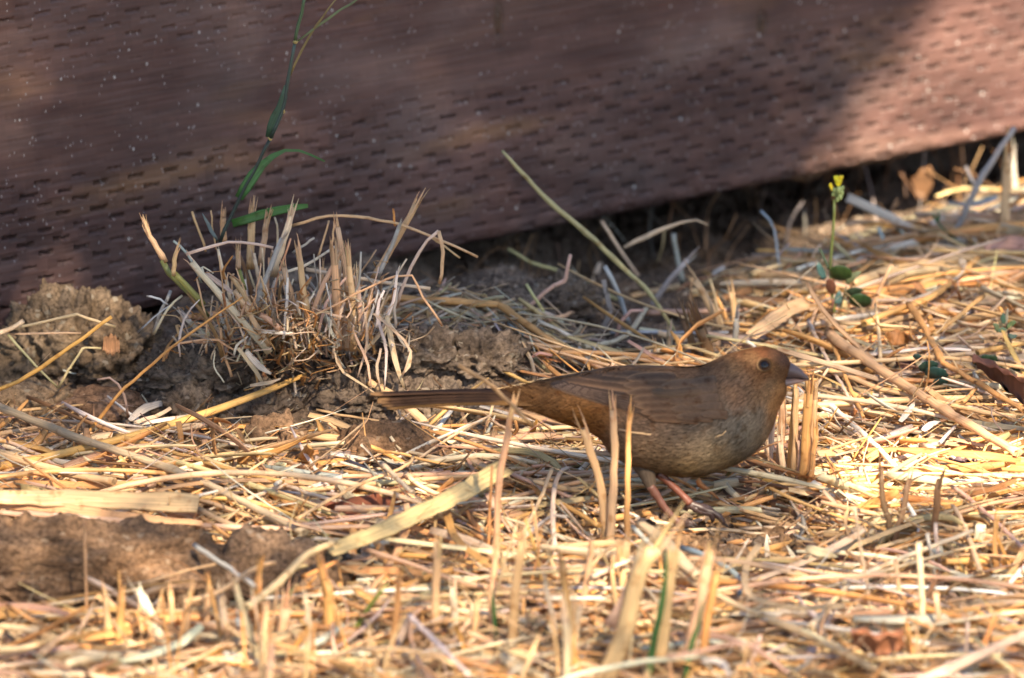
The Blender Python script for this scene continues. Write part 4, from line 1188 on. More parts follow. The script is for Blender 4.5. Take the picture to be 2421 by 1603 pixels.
L(c7((1320, 1090), (1440, 960)), 8, 'grey', 'short grey straw below the thickest straw near the right', lift=.02)
L(c7((1570, 1400), (1600, 1290), (1670, 1110)), 6, 'gold', 'thin upright golden straw by the bright litter', mode=U)
B(c7((1700, 1260), (1770, 1340), (1850, 1460)), 26, 'gold', 'rounded golden husk standing at the right edge of the bright litter', mode=U, taper='leaf', flat=.3)
L(c7((1340, 1390), (1600, 1385), (1900, 1400)), 18, 'white', 'broad white straw lying sunlit at the right edge', lift=.012)
B(c7((940, 1545), (990, 1500), (1050, 1460)), 20, 'white', 'short bright flake between the forked brown stems', lift=.012, taper='leaf')
B(c7((1590, 1550), (1620, 1500), (1650, 1450)), 20, 'white', 'bright triangular flake right of the dark upright stem', lift=.012, taper='leaf')
# stems beside the beak
beakc = empty('stubble_clump', tuple(at_g(1875, 1180)))
tag(beakc, 'tight clump of upright cut stems right under the beak', 'stubble')
for (b_, t_, w_, c_) in [((1838, 1172), (1850, 942), 20, 'tan'), ((1858, 1178), (1880, 908), 12, 'gold'), ((1872, 1186), (1882, 918), 16, 'tan'), ((1893, 1194), (1912, 930), 24, 'gold'), ((1913, 1188), (1927, 924), 15, 'tan'),
                         ((1818, 1152), (1830, 972), 14, 'pale'), ((1826, 1165), (1812, 1040), 12, 'pale'), ((1905, 1200), (1930, 1010), 14, 'gold'), ((1850, 1180), (1845, 1030), 16, 'pale'), ((1890, 1190), (1893, 1040), 18, 'pink'), ((1924, 1185), (1922, 885), 5, 'gold')]:
    m_ = ((b_[0] + t_[0]) / 2 + rng.uniform(-3, 3), (b_[1] + t_[1]) / 2)
    stalk('stem', [b_, m_, t_], w_, c_, None, mode=U, fray=4, flat=.6, parent=beakc)
# upright stems before the bird
ST([(1172, 1330), (1180, 1150), (1210, 968)], 14, 'tan', 'upright stem with a splayed top crossing in front of the tail base', fray=14, Y=-.085)
ST([(1155, 1340), (1158, 1200), (1164, 1100)], 6, 'gold', 'thin reddish stem left of the splayed top stem', fray=0, Y=-.08)
ST([(1440, 1370), (1425, 1180), (1400, 1080), (1380, 1012)], 18, 'tan', 'cut stem leaning left in front of the bird flank', Y=-.055)
ST([(1438, 1330), (1452, 1120), (1449, 970)], 16, 'tan', 'tall notched stem standing before the wing', Y=-.06)
ST([(1482, 1290), (1484, 1120), (1484, 1060), (1489, 975)], 12, 'gold', 'tall golden stem just right of the tall notched stem', Y=-.055)
L([(1464, 1014), (1490, 1022), (1540, 1028)], 3, 'tan', 'tiny pale straw lying across the flank at the golden stem', mode=U, Y=-.045, sink=0, n=8)
L([(1693, 1032), (1708, 1028), (1718, 1018)], 2, 'tan', 'tiny curved straw fleck stuck to the breast', mode=U, Y=-.0285, sink=0, n=6)
L([(1085, 862), (1120, 886), (1157, 906), (1208, 955), (1262, 1010)], 10, (.30, .17, .09), 'blurred brown straw slanting across the bird tail', mode=U, Y=-.10, sink=0)
ST(g4((940, 640), (950, 420), (905, 300), (885, 20)), 12, (.30, .17, .09), 'brown left prong of the forked stem right of the feet', Y=-.05, fray=2)
ST(g4((930, 690), (1010, 480), (1100, 100)), 13, (.33, .19, .10), 'brown right prong of the forked stem right of the feet', Y=-.05, fray=2)
ST(g4((1270, 640), (1290, 400), (1320, 100)), 15, 'brown', 'dark brown upright stem in front of the bright sunlit litter', Y=-.06, fray=4)
L(g4((1310, 980), (1270, 720), (1225, 500)), 10, 'grey', 'grey upright stem left of the dark brown stem foot', mode=U, Y=-.10)
L(g4((1345, 960), (1320, 700), (1290, 430)), 10, 'white', 'white upright husk behind the grey upright stem', mode=U, Y=-.08)
L(g4((1200, 1540), (1190, 1000), (1165, 570)), 16, 'pale', 'tall pale stem at the lower right before the bent straw', mode=U, Y=-.21)
L(g4((1060, 1280), (1030, 980), (990, 700)), 13, 'tan', 'slender tan stem left of the tall pale stem', mode=U, Y=-.16)
L(g4((1350, 1560), (1320, 1200), (1290, 940)), 15, 'tan', 'tan stem right of the tall pale stem reaching the frame bottom', mode=U, Y=-.22)
L(g4((1190, 1560), (1090, 1400), (1020, 1290)), 12, 'brown', 'brown broken stem leaning left at the lower right', mode=U, Y=-.23)
# lower right
L(g4((360, 1200), (650, 880)), 12, 'pale', 'lower half of the pale bent straw at the lower right', lift=.024)
L(g4((640, 860), (1160, 640), (1560, 490)), 12, 'pale', 'upper half of the pale bent straw rising to the right', lift=.024, node=[.45])
L(g4((690, 1270), (665, 1050), (645, 850)), 12, 'pale', 'short leg of pale straw hanging from the bend', mode=U, Y=-.12, sink=.002)
L(g4((480, 1560), (825, 1165), (760, 750), (690, 300)), 8, 'pale', 'thin kinked pale straw standing right of centre at the bottom', mode=U, Y=-.17, sharp=True, node=[.33])
L(g4((1630, 790), (1500, 440), (1420, 300)), 11, 'cream', 'short cream straw slanting down before the dark brown stem', lift=.02)
B(g4((1590, 630), (1620, 520), (1630, 440)), 26, 'white', 'short broad whitish blade end right of the cream straw', mode=U, Y=-.07, taper=[.5, .9, 1])
L(g4((1420, 160), (1640, 330), (1950, 620)), 10, 'pink', 'pinkish straw running down to the right edge across the bright litter', lift=.018)
L(g4((1280, 980), (1500, 1100), (1880, 1270)), 9, 'gold', 'thin golden straw running down to the right edge at the bottom', lift=.016)
L(g4((190, 810), (400, 860), (620, 930)), 8, 'gold', 'golden straw lying over the dark hollow in the straw', lift=.02)
L(g4((390, 1035), (490, 900)), 6, 'white', 'short white straw crossing the dark hollow in the straw', lift=.014)
L(g4((-160, 470), (100, 460), (400, 465), (700, 470)), 8, 'pale', 'thin level straw just in front of the toes', lift=.004)
L(g3((1200, 485), (1550, 475), (1900, 510)), 8, 'pale', 'pale straw lying beneath the front toes', lift=.003)
L(g3((870, 395), (1200, 430), (1400, 410), (1880, 250)), 9, 'pale', 'pale straw passing behind the hidden foot', lift=.003)
L(g3((850, 330), (970, 385)), 8, 'white', 'short white straw right of the tall golden stem foot', lift=.014)
B(g3((1870, 590), (1790, 700), (1760, 850), (1800, 970)) + g4((100, 1030), (350, 1060), (620, 1040)), 13, 'cream', 'large curled cream blade making a hook below the toes', lift=.026, flat=.3)
B(g4((70, 760), (40, 640), (40, 500)), 15, 'white', 'small pale pointed leaf above the curled cream blade', mode=U, taper='leaf', Y=-.06)
B(g4((300, 780), (240, 680), (180, 590)), 15, 'white', 'second pale pointed husk right of the small pointed leaf', mode=U, taper='leaf', Y=-.065)
B(g4((330, 620), (450, 650), (570, 680)), 20, 'pale', 'pale oval husk lying right of the pointed husks', lift=.02, taper='leaf')
L(g3((980, 420), (1080, 500), (1200, 600), (1300, 720), (1430, 830)), 27, 'cream', 'thick crumpled cream straw in front of the bird', lift=.026, flat=.6, taper=[.7, 1, 1.05, 1, .9])
L(g3((1260, 780), (1500, 940), (1880, 1120)), 15, 'cream', 'thick cream straw continuing down right from the crumpled one', lift=.022)
L(g4((0, 1120), (300, 1240), (600, 1390), (1000, 1600)), 18, 'cream', 'thick cream straw running to the bottom edge right of centre', lift=.020)
L(g3((1290, 610), (1500, 680), (1700, 820), (1720, 960)), 12, 'blue', 'bluish pale straw behind the crumpled cream straw', lift=.018)
L(g3((930, 460), (1130, 660)), 10, 'white', 'white straw splinter beside the crumpled cream straw', lift=.03)
L(g3((330, 30), (220, 300), (110, 510)), 8, 'cream', 'thin bright straw slanting down left below the tail base', lift=.022)
L(g3((20, 60), (250, 160), (550, 270)), 9, 'pink', 'pinkish straw lying below the undertail', lift=.018)
L(g3((230, 200), (450, 310), (680, 450)), 12, 'gold', 'golden straw running down right below the undertail', lift=.016)
L(g3((130, 520), (340, 370), (440, 385)), 9, 'grey', 'grey bent straw over the dark hollow left of the notched stem', lift=.02)
L(g3((490, 870), (750, 620), (860, 560)), 9, 'tan', 'tan straw slanting up behind the big foreground stems', lift=.026)
L(g3((620, 830), (760, 770), (920, 690)), 10, 'pale', 'pale straw slanting up left of the big foreground stems', lift=.03)
L(g3((150, 900), (350, 905)), 8, 'gold', 'short golden level straw left of the dark blurred stem', lift=.024)
L(g3((270, 985), (730, 985)), 10, 'white', 'white level straw behind the dark blurred stem', lift=.022)
L(g3((1180, 1420), (1350, 1400), (1600, 1340), (1880, 1320)), 9, 'pink', 'pinkish straw lying across the bottom right of the green blades', lift=.045)
B(g3((1650, 1560), (1580, 1460), (1440, 1450)), 16, 'white', 'white curled blade at the bottom right of the green blades', lift=.03, taper=[.4, 1, .7])
# big foreground stems
BIG = 'big blurred stems in the foreground'
ST(g3((700, 1640), (880, 1200), (960, 850), (1080, 620)), 38, 'cream', 'broadest golden stem of the foreground with a slanted cut top', Y=-.29, fray=3, flat=.4)
ST(g3((760, 1200), (900, 950), (1000, 650)), 30, 'pale', 'pale blurred blade leaning against the broadest golden stem', Y=-.285, fray=2, flat=.3, sink=0)
ST(g3((1120, 1640), (1170, 1100), (1240, 640)), 26, 'tan', 'tan stem right behind the first green blade', Y=-.28, fray=2, flat=.5)
ST(g3((1290, 1640), (1400, 1150), (1500, 620)), 24, 'tan', 'tall tan stem behind the second green blade', Y=-.275, fray=3)
ST(g3((1440, 1450), (1500, 1050), (1550, 800)), 18, 'gold', 'golden half stem at the right of the tall tan stem', Y=-.27, fray=3)
stalk('green_blade', g3((1030, 1640), (1070, 1400), (1130, 1100), (1170, 850), (1180, 640)), 17, 'green', 'larger dark green grass blade at the bottom centre', 'grass blade', mode=U, Y=-.295, flat=.3, mat=M_GREEN, taper=[1, 1, .95, .8, .25])
stalk('green_blade', g3((1310, 1640), (1350, 1400), (1410, 1180), (1450, 1000)), 14, 'green', 'smaller dark green grass blade right of the larger one', 'grass blade', mode=U, Y=-.295, flat=.3, mat=M_GREEN, taper=[1, 1, .8, .3])
stalk('green_blade', g2((1820, 1480), (1800, 1250), (1775, 1000), (1770, 900)), 12, 'green', 'narrow green blade hidden among stems left of centre bottom', 'grass blade', mode=U, Y=-.22, flat=.3, mat=M_GREEN, taper='leaf')
stalk('green_blade', g2((720, 1260), (850, 1060), (960, 930), (985, 880)), 13, 'leafolive', 'olive green blade leaning right at the bottom left of centre', 'grass blade', mode=U, Y=-.20, flat=.35, mat=M_GREEN, taper=[.7, 1, .9, .3])
stalk('green_blade', g2((240, 1010), (270, 940), (310, 890)), 13, 'green', 'short green shoot below the slate grey stone', 'grass blade', mode=U, Y=-.17, flat=.35, mat=M_GREEN, taper='leaf')
stalk('green_blade', g1((830, 1600), (845, 1540), (870, 1490)), 12, 'leafolive', 'small green shoot at the bottom edge on the left', 'grass blade', mode=U, Y=-.27, flat=.35, mat=M_GREEN, taper='leaf')
ST(g3((40, 1320), (60, 900), (115, 560)), 20, 'tan', 'blurred tan stem left of the dark blurred stem', Y=-.24)
ST(g3((480, 1250), (430, 960), (400, 700)), 17, (.36, .21, .10), 'dark blurred brown stem in the foreground left of the big stems', Y=-.24)
ST(g3((540, 1600), (480, 1400), (470, 1250)), 22, 'gold', 'low blurred golden stem under the dark blurred stem', Y=-.28)
ST(g3((550, 1060), (600, 800), (620, 620)), 13, 'tan', 'slim stem between the dark blurred stem and the big stems', Y=-.18)
ST(g3((800, 1000), (780, 850), (780, 720)), 10, 'tan', 'small slim stem left of the pale blurred blade', Y=-.18)
for q, (px, w, c, lb) in enumerate([
    (g2((1340, 1500), (1350, 900), (1370, 600)), 18, 'tan', 'tall tan foreground stem below the end of the broad ribbon'),
    (g2((1760, 1500), (1770, 1000), (1800, 600)), 14, 'tan', 'tan foreground stem hiding the narrow green blade'),
    (g2((1500, 1400), (1490, 1100), (1480, 900)), 16, 'pale', 'pale foreground stem right of the tall tan one'),
    (g2((1620, 1500), (1640, 1200), (1660, 1000)), 14, 'tan', 'tan foreground stem second from the narrow green blade'),
    (g2((190, 1560), (210, 1250), (240, 1060)), 24, 'tan', 'broad blurred stem under the short green shoot'),
    (g2((560, 1200), (560, 1000), (530, 850)), 24, 'gold', 'broad blurred golden stem under the slate stone'),
    (g2((640, 1150), (650, 1000), (640, 860)), 13, 'gold', 'narrow golden stem right of the broad golden one'),
    (g1((800, 1600), (800, 1250), (785, 970)), 16, 'tan', 'leftmost upright stem standing before the long slab of earth'),
    (g1((880, 1400), (890, 1150), (900, 940)), 17, 'gold', 'second upright stem standing before the long slab of earth'),
    (g1((1340, 1600), (1370, 1250), (1400, 990)), 18, 'tan', 'upright stem in front of the brown clod right of the slab'),
    (g1((1520, 1560), (1530, 1200), (1540, 960)), 13, 'tan', 'thin upright stem right of the one before the brown clod'),
    (g1((1690, 1600), (1670, 1250), (1640, 960)), 19, 'pale', 'pale upright stem below the whitish slanting straw'),
    (g1((1800, 1430), (1790, 1280), (1760, 1130)), 12, 'blue', 'bluish upright stem right of the pale upright stem'),
    (g1((1280, 1300), (1275, 1100), (1265, 930)), 12, 'tan', 'short thin stem behind the pale slanted husk'),
    (g1((1200, 1300), (1130, 1130), (1050, 970)), 20, 'white', 'pale slanted husk standing before the earth slab'),
    (g1((980, 1600), (1010, 1450), (1035, 1370)), 17, 'white', 'short whitish stem at the bottom left'),
    (g1((600, 1200), (650, 1120), (690, 1060)), 9, 'pale', 'short pale straw propped on the front of the earth slab'),
    (g1((1580, 1150), (1570, 1050), (1560, 900)), 14, 'tan', 'faint tan stem behind the thin upright stem')]):
    ST(px, w, c, lb, Y=-.20 - .005 * (q % 5) if px[0][1] > 1480 else -.15, fray=3)
# left: long rods and ribbons
L(c8((-80, 940), (0, 980), (500, 1180), (1000, 1350), (1500, 1535)) + g2((0, 315), (380, 500)), 19, 'pink', 'longest pinkish straw running from the left edge down to the broad ribbon', lift=.020, node=[.55])
L(c8((-80, 1310), (0, 1330), (500, 1470), (850, 1535)), 19, 'tan', 'thick tan straw below the longest pinkish straw at the left edge', lift=.018)
L(c8((850, 1190), (1300, 1320), (1800, 1470), (2100, 1530)), 11, 'gold', 'golden straw running parallel above the longest straw', lift=.016)
L(c8((100, 1490), (330, 1400), (560, 1290)), 12, 'pale', 'pale straw crossing beneath the two thick left straws', lift=.010)
L(c8((860, 1190), (1000, 1330), (1080, 1400)), 12, 'tan', 'tan straw slanting down beneath the golden one', lift=.012)
L(c8((950, 1390), (1200, 1560), (1350, 1660)), 8, 'gold', 'thin golden straw slanting down below the longest straw', lift=.016)
B(c8((1320, 1090), (1340, 1200), (1340, 1350), (1270, 1560)), 13, 'gold', 'twisted golden blade hanging in front of the dark bank foot', mode=U, Y=.10, taper=[1, .9, .6, .4], sink=0)
L(g2((-60, 260), (0, 230), (230, 150), (400, 210), (620, 265)), 10, 'pale', 'pale elbowed straw left of the torn red brown leaf', lift=.014, sharp=True)
L(g2((310, 400), (750, 160), (1130, 0), (1180, -70)), 8, 'tan', 'straight tan straw slanting up over the broad brown clod', lift=.026)
L(c9((950, 770), (1050, 870), (1180, 990)), 11, 'pale', 'pale straw leaning on the broad brown clod', lift=.03)
L(c9((920, 680), (1100, 700), (1300, 750), (1530, 800)), 7, 'gold', 'thin golden straw lying over the top of the broad brown clod', mode=U, Y=.06, sink=0)
L(g1((1530, 700 - 140), (1300, 620 - 0), (1150, 590)), 5, 'tan', 'thin tendril over the brown clod right of the slab', lift=.02)
L(c9((-60, 835), (100, 850), (310, 850)), 13, 'white', 'bright white straw end below the pointed brown clod', lift=.010)
L(c9((480, 835), (600, 838)), 10, 'white', 'second short bright straw end right of the small crumbly clod', lift=.010)
B(c9((250, 810), (340, 710), (480, 690)), 13, 'gold', 'small arched golden blade between the two small clods', mode=U, Y=.08, sink=0)
B(g2((560, 640), (1000, 470), (1500, 230), (1860, 20)), 40, 'cream', 'broad flat pale ribbon of straw running up right below the bird tail', lift=.030, taper=[.75, .9, 1.0, 1.02], flat=.10)
B(g1((-60, 140), (400, 145), (800, 150), (1150, 125)), 17, 'gold', 'narrow golden ribbon above the widest left ribbon', lift=.014)
B(g1((-60, 240), (500, 250), (1000, 270), (1470, 290)), 38, 'cream', 'widest ribbon of straw ending square at the left of the picture', lift=.026, taper=[.7, .95, 1, 1.05], flat=.10)
B(g1((-60, 275), (500, 330), (1000, 390), (1500, 430)), 22, 'tan', 'tan ribbon directly under the widest left ribbon', lift=.022, taper=[1.1, 1, .8, .5])
L(g1((-60, 350), (500, 380), (1000, 420), (1500, 445)) + g2((100, 470), (860, 455)), 13, 'pink', 'long pink tan straw lying along the lower edge of the ribbons', lift=.020)
B(g1((1250, 390), (1400, 360), (1500, 420)), 16, 'gold', 'folded golden end beneath the square end of the widest ribbon', lift=.018)
L(g1((-60, 440), (200, 425), (560, 430)), 9, 'white', 'thin whitish straw above the earth slab', lift=.018)
L(g1((560, 480), (800, 530), (990, 575)), 14, 'orange', 'orange straw end resting on the top of the earth slab', lift=.030)
B(g1((900, 460), (1200, 490), (1600, 560)), 24, 'gold', 'shaded golden blade between ribbons and brown clod', lift=.014)
L(g1((1480, 330), (1700, 440), (1900, 480)), 14, 'tan', 'tan straw running right from the square ribbon end', lift=.018)
L(g1((1470, 370), (1650, 500), (1820, 620)), 9, 'gold', 'golden straw slanting down right from the square ribbon end', lift=.02)
L(g1((1440, 590), (1650, 730), (1900, 900)), 11, 'white', 'whitish slanting straw in front of the brown clod', lift=.032)
L(g1((1350, 1020), (1600, 950), (1880, 770)) + g2((160, 720)), 11, 'tan', 'tan straw slanting up right in front of the whitish one', lift=.034)
L(g2((-60, 1060), (150, 900), (380, 680), (600, 560)), 17, 'cream', 'thick cream straw rising right to the start of the broad ribbon', lift=.036)
L(g2((370, 830), (500, 770), (620, 710)), 10, 'orange', 'short orange straw crossing the slate stone', lift=.03)
L(g2((820, 620), (1300, 780), (1500, 860), (1730, 905)), 11, 'tan', 'long tan straw running down right below the broad ribbon', lift=.024)
L(g2((850, 600), (1100, 550)), 13, 'white', 'white straw end under the middle of the broad ribbon', lift=.016)
L(g2((1150, 1110), (1350, 1310), (1600, 1560)), 11, 'white', 'white straw slanting to the bottom edge below the ribbon', lift=.034)
L(g2((480, 1440), (800, 1370), (1200, 1380), (1500, 1480)), 11, 'tan', 'arched tan straw along the bottom edge left of centre', lift=.04)
L(g2((900, 1030), (1050, 960), (1220, 870)), 7, 'tan', 'thin tan straw slanting up below the long tan straw', lift=.034)
B(g2((1420, 340), (1480, 520), (1600, 640), (1730, 720)), 16, 'gold', 'golden curved blade dropping from the ribbon toward the stems', lift=.022)
B(g2((640, 770), (900, 780), (1250, 800)), 16, 'gold', 'flat golden blade lying right of the slate stone', lift=.018)
L(g1((-60, 1190), (200, 1220), (440, 1290)), 16, 'cream', 'thick cream straw at the left edge below the earth slab', lift=.022)
L(g1((-60, 1365), (200, 1350), (400, 1310)), 14, 'cream', 'cream straw below the thick one at the left edge', lift=.020)
L(g1((300, 1410), (420, 1300), (560, 1220)), 13, 'tan', 'short tan straw crossing the two cream straws', lift=.026)
L(g1((60, 1040), (250, 1150), (480, 1240)), 9, 'gold', 'golden straw sloping down along the front of the earth slab', lift=.02)
L(g1((910, 890), (1150, 850), (1350, 790), (1600, 730)), 7, 'tan', 'thin curved straw lying over the front of the earth slab', mode=U, Y=-.165, sink=0)
# left back
L(c8((-40, 860), (150, 780), (400, 620), (600, 480), (830, 310)), 10, 'orange', 'long blurred orange stem across the largest clod', mode=U, Y=.12, sink=0)
L(c8((650, 1160), (820, 960), (940, 830), (1300, 515), (1660, 260), (1800, 165)), 7, 'orange', 'thin orange stem rising right toward the stubble clump', mode=U, Y=.14, taper=[1.3, 1.2, 1, 1, .8, .6])
L(c8((-40, 450), (100, 400), (570, 290), (700, 340), (855, 385)), 7, 'cream', 'thin cream straw bent over the top of the largest clod', mode=U, Y=.195, sink=0, sharp=True)
L(c8((70, 440), (300, 437), (600, 425)), 5, 'cream', 'fine level straw across the largest clod', mode=U, Y=.195, sink=0)
L(c8((60, 440), (250, 660), (430, 840)), 6, 'olive', 'fine greenish straw slanting down the largest clod', mode=U, Y=.19, sink=0)
L(c8((-30, 440), (80, 400), (180, 340)), 12, 'pale', 'pale straw end at the left edge against the board', mode=U, Y=.19, sink=0)
L(c8((430, 840), (520, 690), (620, 540), (750, 545)), 6, 'cream', 'thin bent straw on the face of the largest clod', mode=U, Y=.185, sink=0, sharp=True)
L(c8((950, 1060), (920, 880), (830, 770), (720, 780)), 6, 'pink', 'thin pinkish tendril arching at the foot of the largest clod', mode=U, Y=.165, sink=0)
B(c8((960, 1080), (1100, 980), (1270, 940)), 20, 'white', 'wide dried whitish blade at the foot of the dark bank', lift=.012, taper=[.5, 1, .5])
B(c8((1000, 1110), (1200, 1080), (1400, 1050)), 9, 'white', 'narrow whitish blade under the wide dried one', lift=.010)
B(c8((1000, 1100), (1200, 1030), (1340, 940)), 9, 'pale', 'pale blade between the two whitish ones', lift=.012)
L(c8((1230, 620), (1290, 520), (1600, 480), (1880, 530)) + c4((1500, 480), (1650, 590), (1770, 760)), 6, 'tan', 'thin straw arching over the dark bank from the orange stem', mode=U, Y=.175, sink=0)
L(c4((1060, 1230), (1250, 1265), (1600, 1320), (1800, 1330)), 6, 'tan', 'thin tan straw lying at the bank foot under the tail', mode=G, lift=.008)
L(c8((760, 1250), (800, 1090)), 16, 'pink', 'short pink brown stem standing behind the longest straw', mode=U)
L(c8((870, 1530), (900, 1440), (950, 1380)), 14, (.35, .2, .09), 'short brown stem between the longest straw and the ribbons', mode=U)
L(c8((640, 1230), (620, 1120), (590, 1020)), 9, 'pink', 'thin pinkish stem left of the short pink brown stem', mode=U)
L(c8((730, 1490), (680, 1400), (620, 1270)), 8, 'pale', 'thin pale stem slanting under the longest straw', mode=U)
# below the tail
L(c9((1320, 560), (1400, 460), (1500, 330)), 11, 'white', 'whitish straw leaning up under the tail', lift=.012)
B(c9((1600, 560), (1560, 450), (1540, 330)), 9, 'pink', 'dull curved blade under the tail right of the whitish straw', mode=U)
L(c9((1690, 680), (1720, 520), (1775, 330)), 8, 'cream', 'thin cream straw reaching up to the tail base', mode=U)
B(c9((1690, 670), (1500, 600), (1420, 490)), 8, 'pale', 'pale bent blade meeting the foot of the thin cream straw', lift=.010)
L(c9((1330, 690), (1200, 560), (1090, 420), (1070, 330)), 6, 'pale', 'thin pale root hanging below the tail tip', lift=.008)
B(c9((1520, 760), (1500, 700), (1480, 630)), 12, 'white', 'small whitish husk below the tail near the ribbon', mode=U, taper='leaf')

# ------------------------------------------------------------------ stubble clump with its stems
cp = at_g(650, 880)
cl = empty('stubble_clump', tuple(cp))
tag(cl, 'large ragged clump of cut dry grass stems on the dark bank by the board', 'stubble')
CLY = cp[1]
def TS(px, w, col, name='stem', dy=0.0, **k):
    k.setdefault('flat', .65)
    if isinstance(col, str) and col in ('gold', 'tan', 'pale', 'cream', 'white'): col = tuple(np.array(PAL[{'gold': 'tan', 'tan': 'tan', 'pale': 'pale', 'cream': 'pale', 'white': 'white'}[col]]) * np.array([.98, 1.0, 1.04]))  # clump straw made paler and cooler: bluish sky shade put into its colour
    return stalk(name, px, w, col, None, mode=U, Y=CLY + dy, parent=cl, sink=0, **k)
TS(c4((800, 910), (600, 680), (360, 400)), 18, 'pale', fray=2, dy=-.03, node=[.3])
o = TS(c4((450, 710), (340, 560), (250, 480), (200, 390)), 15, (.22, .24, .08), fray=0, dy=-.01, mat=M_GREEN); o['label'] = 'thick olive green stem at the left of the clump'
TS(c4((215, 400), (160, 310), (110, 215)), 14, 'gold', fray=8, dy=-.01)
o = TS(c4((430, 640), (340, 540), (265, 465)), 15, (.30, .28, .08), dy=-.02, mat=M_GREEN); o['label'] = 'shorter yellow green stem beside the thick olive one'
TS(c4((262, 475), (265, 400), (275, 335)), 11, 'gold', fray=7, dy=-.02)
o = TS(c4((660, 560), (640, 480), (622, 430)), 9, (.25, .27, .08), mat=M_GREEN); o['label'] = 'small green shoot in the middle of the clump'
TS(c4((625, 440), (620, 340)), 13, 'gold', fray=7)
for (px, w, c, dy, fr) in [
    (c4((440, 340), (400, 220), (365, 120)), 6, 'gold', .02, 0), (c4((500, 330), (480, 210), (470, 110)), 4, 'gold', .02, 0), (c4((545, 300), (535, 150)), 15, 'gold', .02, 6),
    (c4((690, 440), (700, 160)), 18, 'gold', .015, 7), (c4((750, 420), (782, 160)), 15, 'tan', .01, 6), (c4((820, 480), (870, 300), (920, 140)), 17, 'pale', .0, 8),
    (c4((690, 700), (770, 520), (870, 270)), 14, 'grey', -.01, 4), (c4((970, 740), (920, 600), (880, 430)), 15, 'tan', -.015, 4), (c4((1010, 710), (985, 520), (962, 345)), 16, 'gold', -.02, 6),
    (c4((1180, 890), (1175, 600), (1158, 355)), 20, 'tan', -.02, 8), (c4((1230, 900), (1240, 600), (1180, 210)), 14, 'tan', -.01, 3), (c4((1270, 900), (1262, 600), (1240, 370)), 16, 'gold', -.02, 6),
    (c4((1370, 520), (1500, 290), (1620, 80)), 17, 'tan', .01, 6), (c4((1395, 500), (1480, 320), (1530, 190)), 10, 'grey', .005, 3), (c4((1500, 200), (1490, 100)), 5, 'orange', .005, 0),
    (c4((1510, 660), (1560, 500), (1660, 310), (1745, 230)), 8, 'pale', .0, 0), (c4((1748, 225), (1770, 380), (1748, 530)), 9, 'tan', .0, 0),
    (c4((1070, 380), (1130, 170)), 5, 'gold', .01, 0), (c4((1140, 330), (1165, 170)), 5, 'gold', .01, 0), (c4((830, 420), (845, 230), (830, 150)), 5, 'pale', .01, 0),
    (c4((780, 640), (790, 500), (800, 380)), 9, 'tan', .01, 3), (c4((1320, 800), (1300, 620), (1290, 480)), 13, 'pale', -.01, 3), (c4((1355, 830), (1350, 660), (1370, 560)), 12, 'tan', -.02, 4),
    (c4((590, 640), (545, 480), (510, 330)), 8, 'pale', .0, 2), (c4((720, 700), (640, 560), (580, 480)), 12, 'tan', -.02, 0), (c4((800, 870), (690, 700), (600, 560)), 14, 'tan', -.03, 0),
    (c4((870, 790), (800, 730), (740, 690)), 14, 'tan', -.03, 0)]:
    TS(px, w, c, fray=fr, dy=dy)
for (px, w, c, dy) in [
    (c4((920, 200), (1150, 142), (1400, 165), (1600, 215), (1960, 370)), 7, 'tan', .005), (c4((1700, 260), (1790, 320), (1865, 378)), 5, 'tan', .005), (c4((330, 360), (440, 325), (600, 288), (820, 322)), 7, 'pale', -.02),
    (c4((1000, 440), (1350, 500), (1700, 552)), 9, 'cream', .0), (c4((850, 462), (1000, 420), (1170, 310)), 7, 'white', .0), (c4((750, 790), (850, 795), (930, 802)), 10, 'white', -.035),
    (c4((150, 800), (190, 680), (245, 560)), 9, 'grey', .0), (c4((60, 795), (180, 690), (300, 600)), 4, 'blue', -.005), (c4((110, 590), (180, 610), (230, 640)), 5, 'blue', -.005), (c4((150, 805), (230, 660), (310, 590)), 6, 'pale', -.01),
    (c4((260, 280), (340, 360), (420, 520)), 6, 'blue', -.01), (c4((930, 350), (1050, 270)), 6, 'grey', .01)]:
    TS(px, w, c, dy=dy, name='straw', flat=.6)
for (px, w, c, dy) in [
    (c4((300, 930), (290, 850), (330, 700), (410, 610)), 6, 'white', -.035), (c4((1440, 560), (1400, 700), (1450, 880), (1442, 1115)), 8, 'white', -.035), (c4((1460, 700), (1490, 900), (1550, 1110)), 15, 'pale', -.035),
    (c4((1330, 680), (1350, 850), (1290, 1050)), 7, 'pale', -.035), (c4((1380, 690), (1500, 790), (1590, 900), (1540, 1040)), 7, 'pale', -.04), (c4((1160, 890), (1190, 1000), (1300, 1080), (1410, 1150)), 6, 'cream', -.035),
    (c4((1270, 800), (1340, 950), (1370, 1110)), 7, 'pale', -.038), (c4((1410, 560), (1360, 720), (1330, 850)), 6, 'white', -.03), (c4((620, 880), (700, 980), (775, 1105)), 12, 'pale', -.038), (c4((670, 900), (740, 980), (805, 1030)), 16, 'white', -.038),
    (c4((600, 920), (620, 860), (680, 820)), 7, 'white', -.035), (c4((1420, 880), (1400, 1000), (1420, 1110)), 7, 'pale', -.037), (c4((690, 1090), (780, 1080), (860, 1055)), 10, 'pale', -.04), (c4((1540, 1030), (1580, 980), (1595, 900)), 8, 'pale', -.038),
    (c4((440, 460), (520, 520), (620, 590)), 13, 'white', -.02), (c4((1240, 600), (1250, 710), (1100, 680), (1030, 650)), 6, 'pale', -.025), (c4((1560, 880), (1500, 780), (1440, 720)), 6, 'white', -.03)]:
    TS(px, w, c, dy=dy, name='dry_blade', flat=.16, taper=[.7, 1, .9, .35])
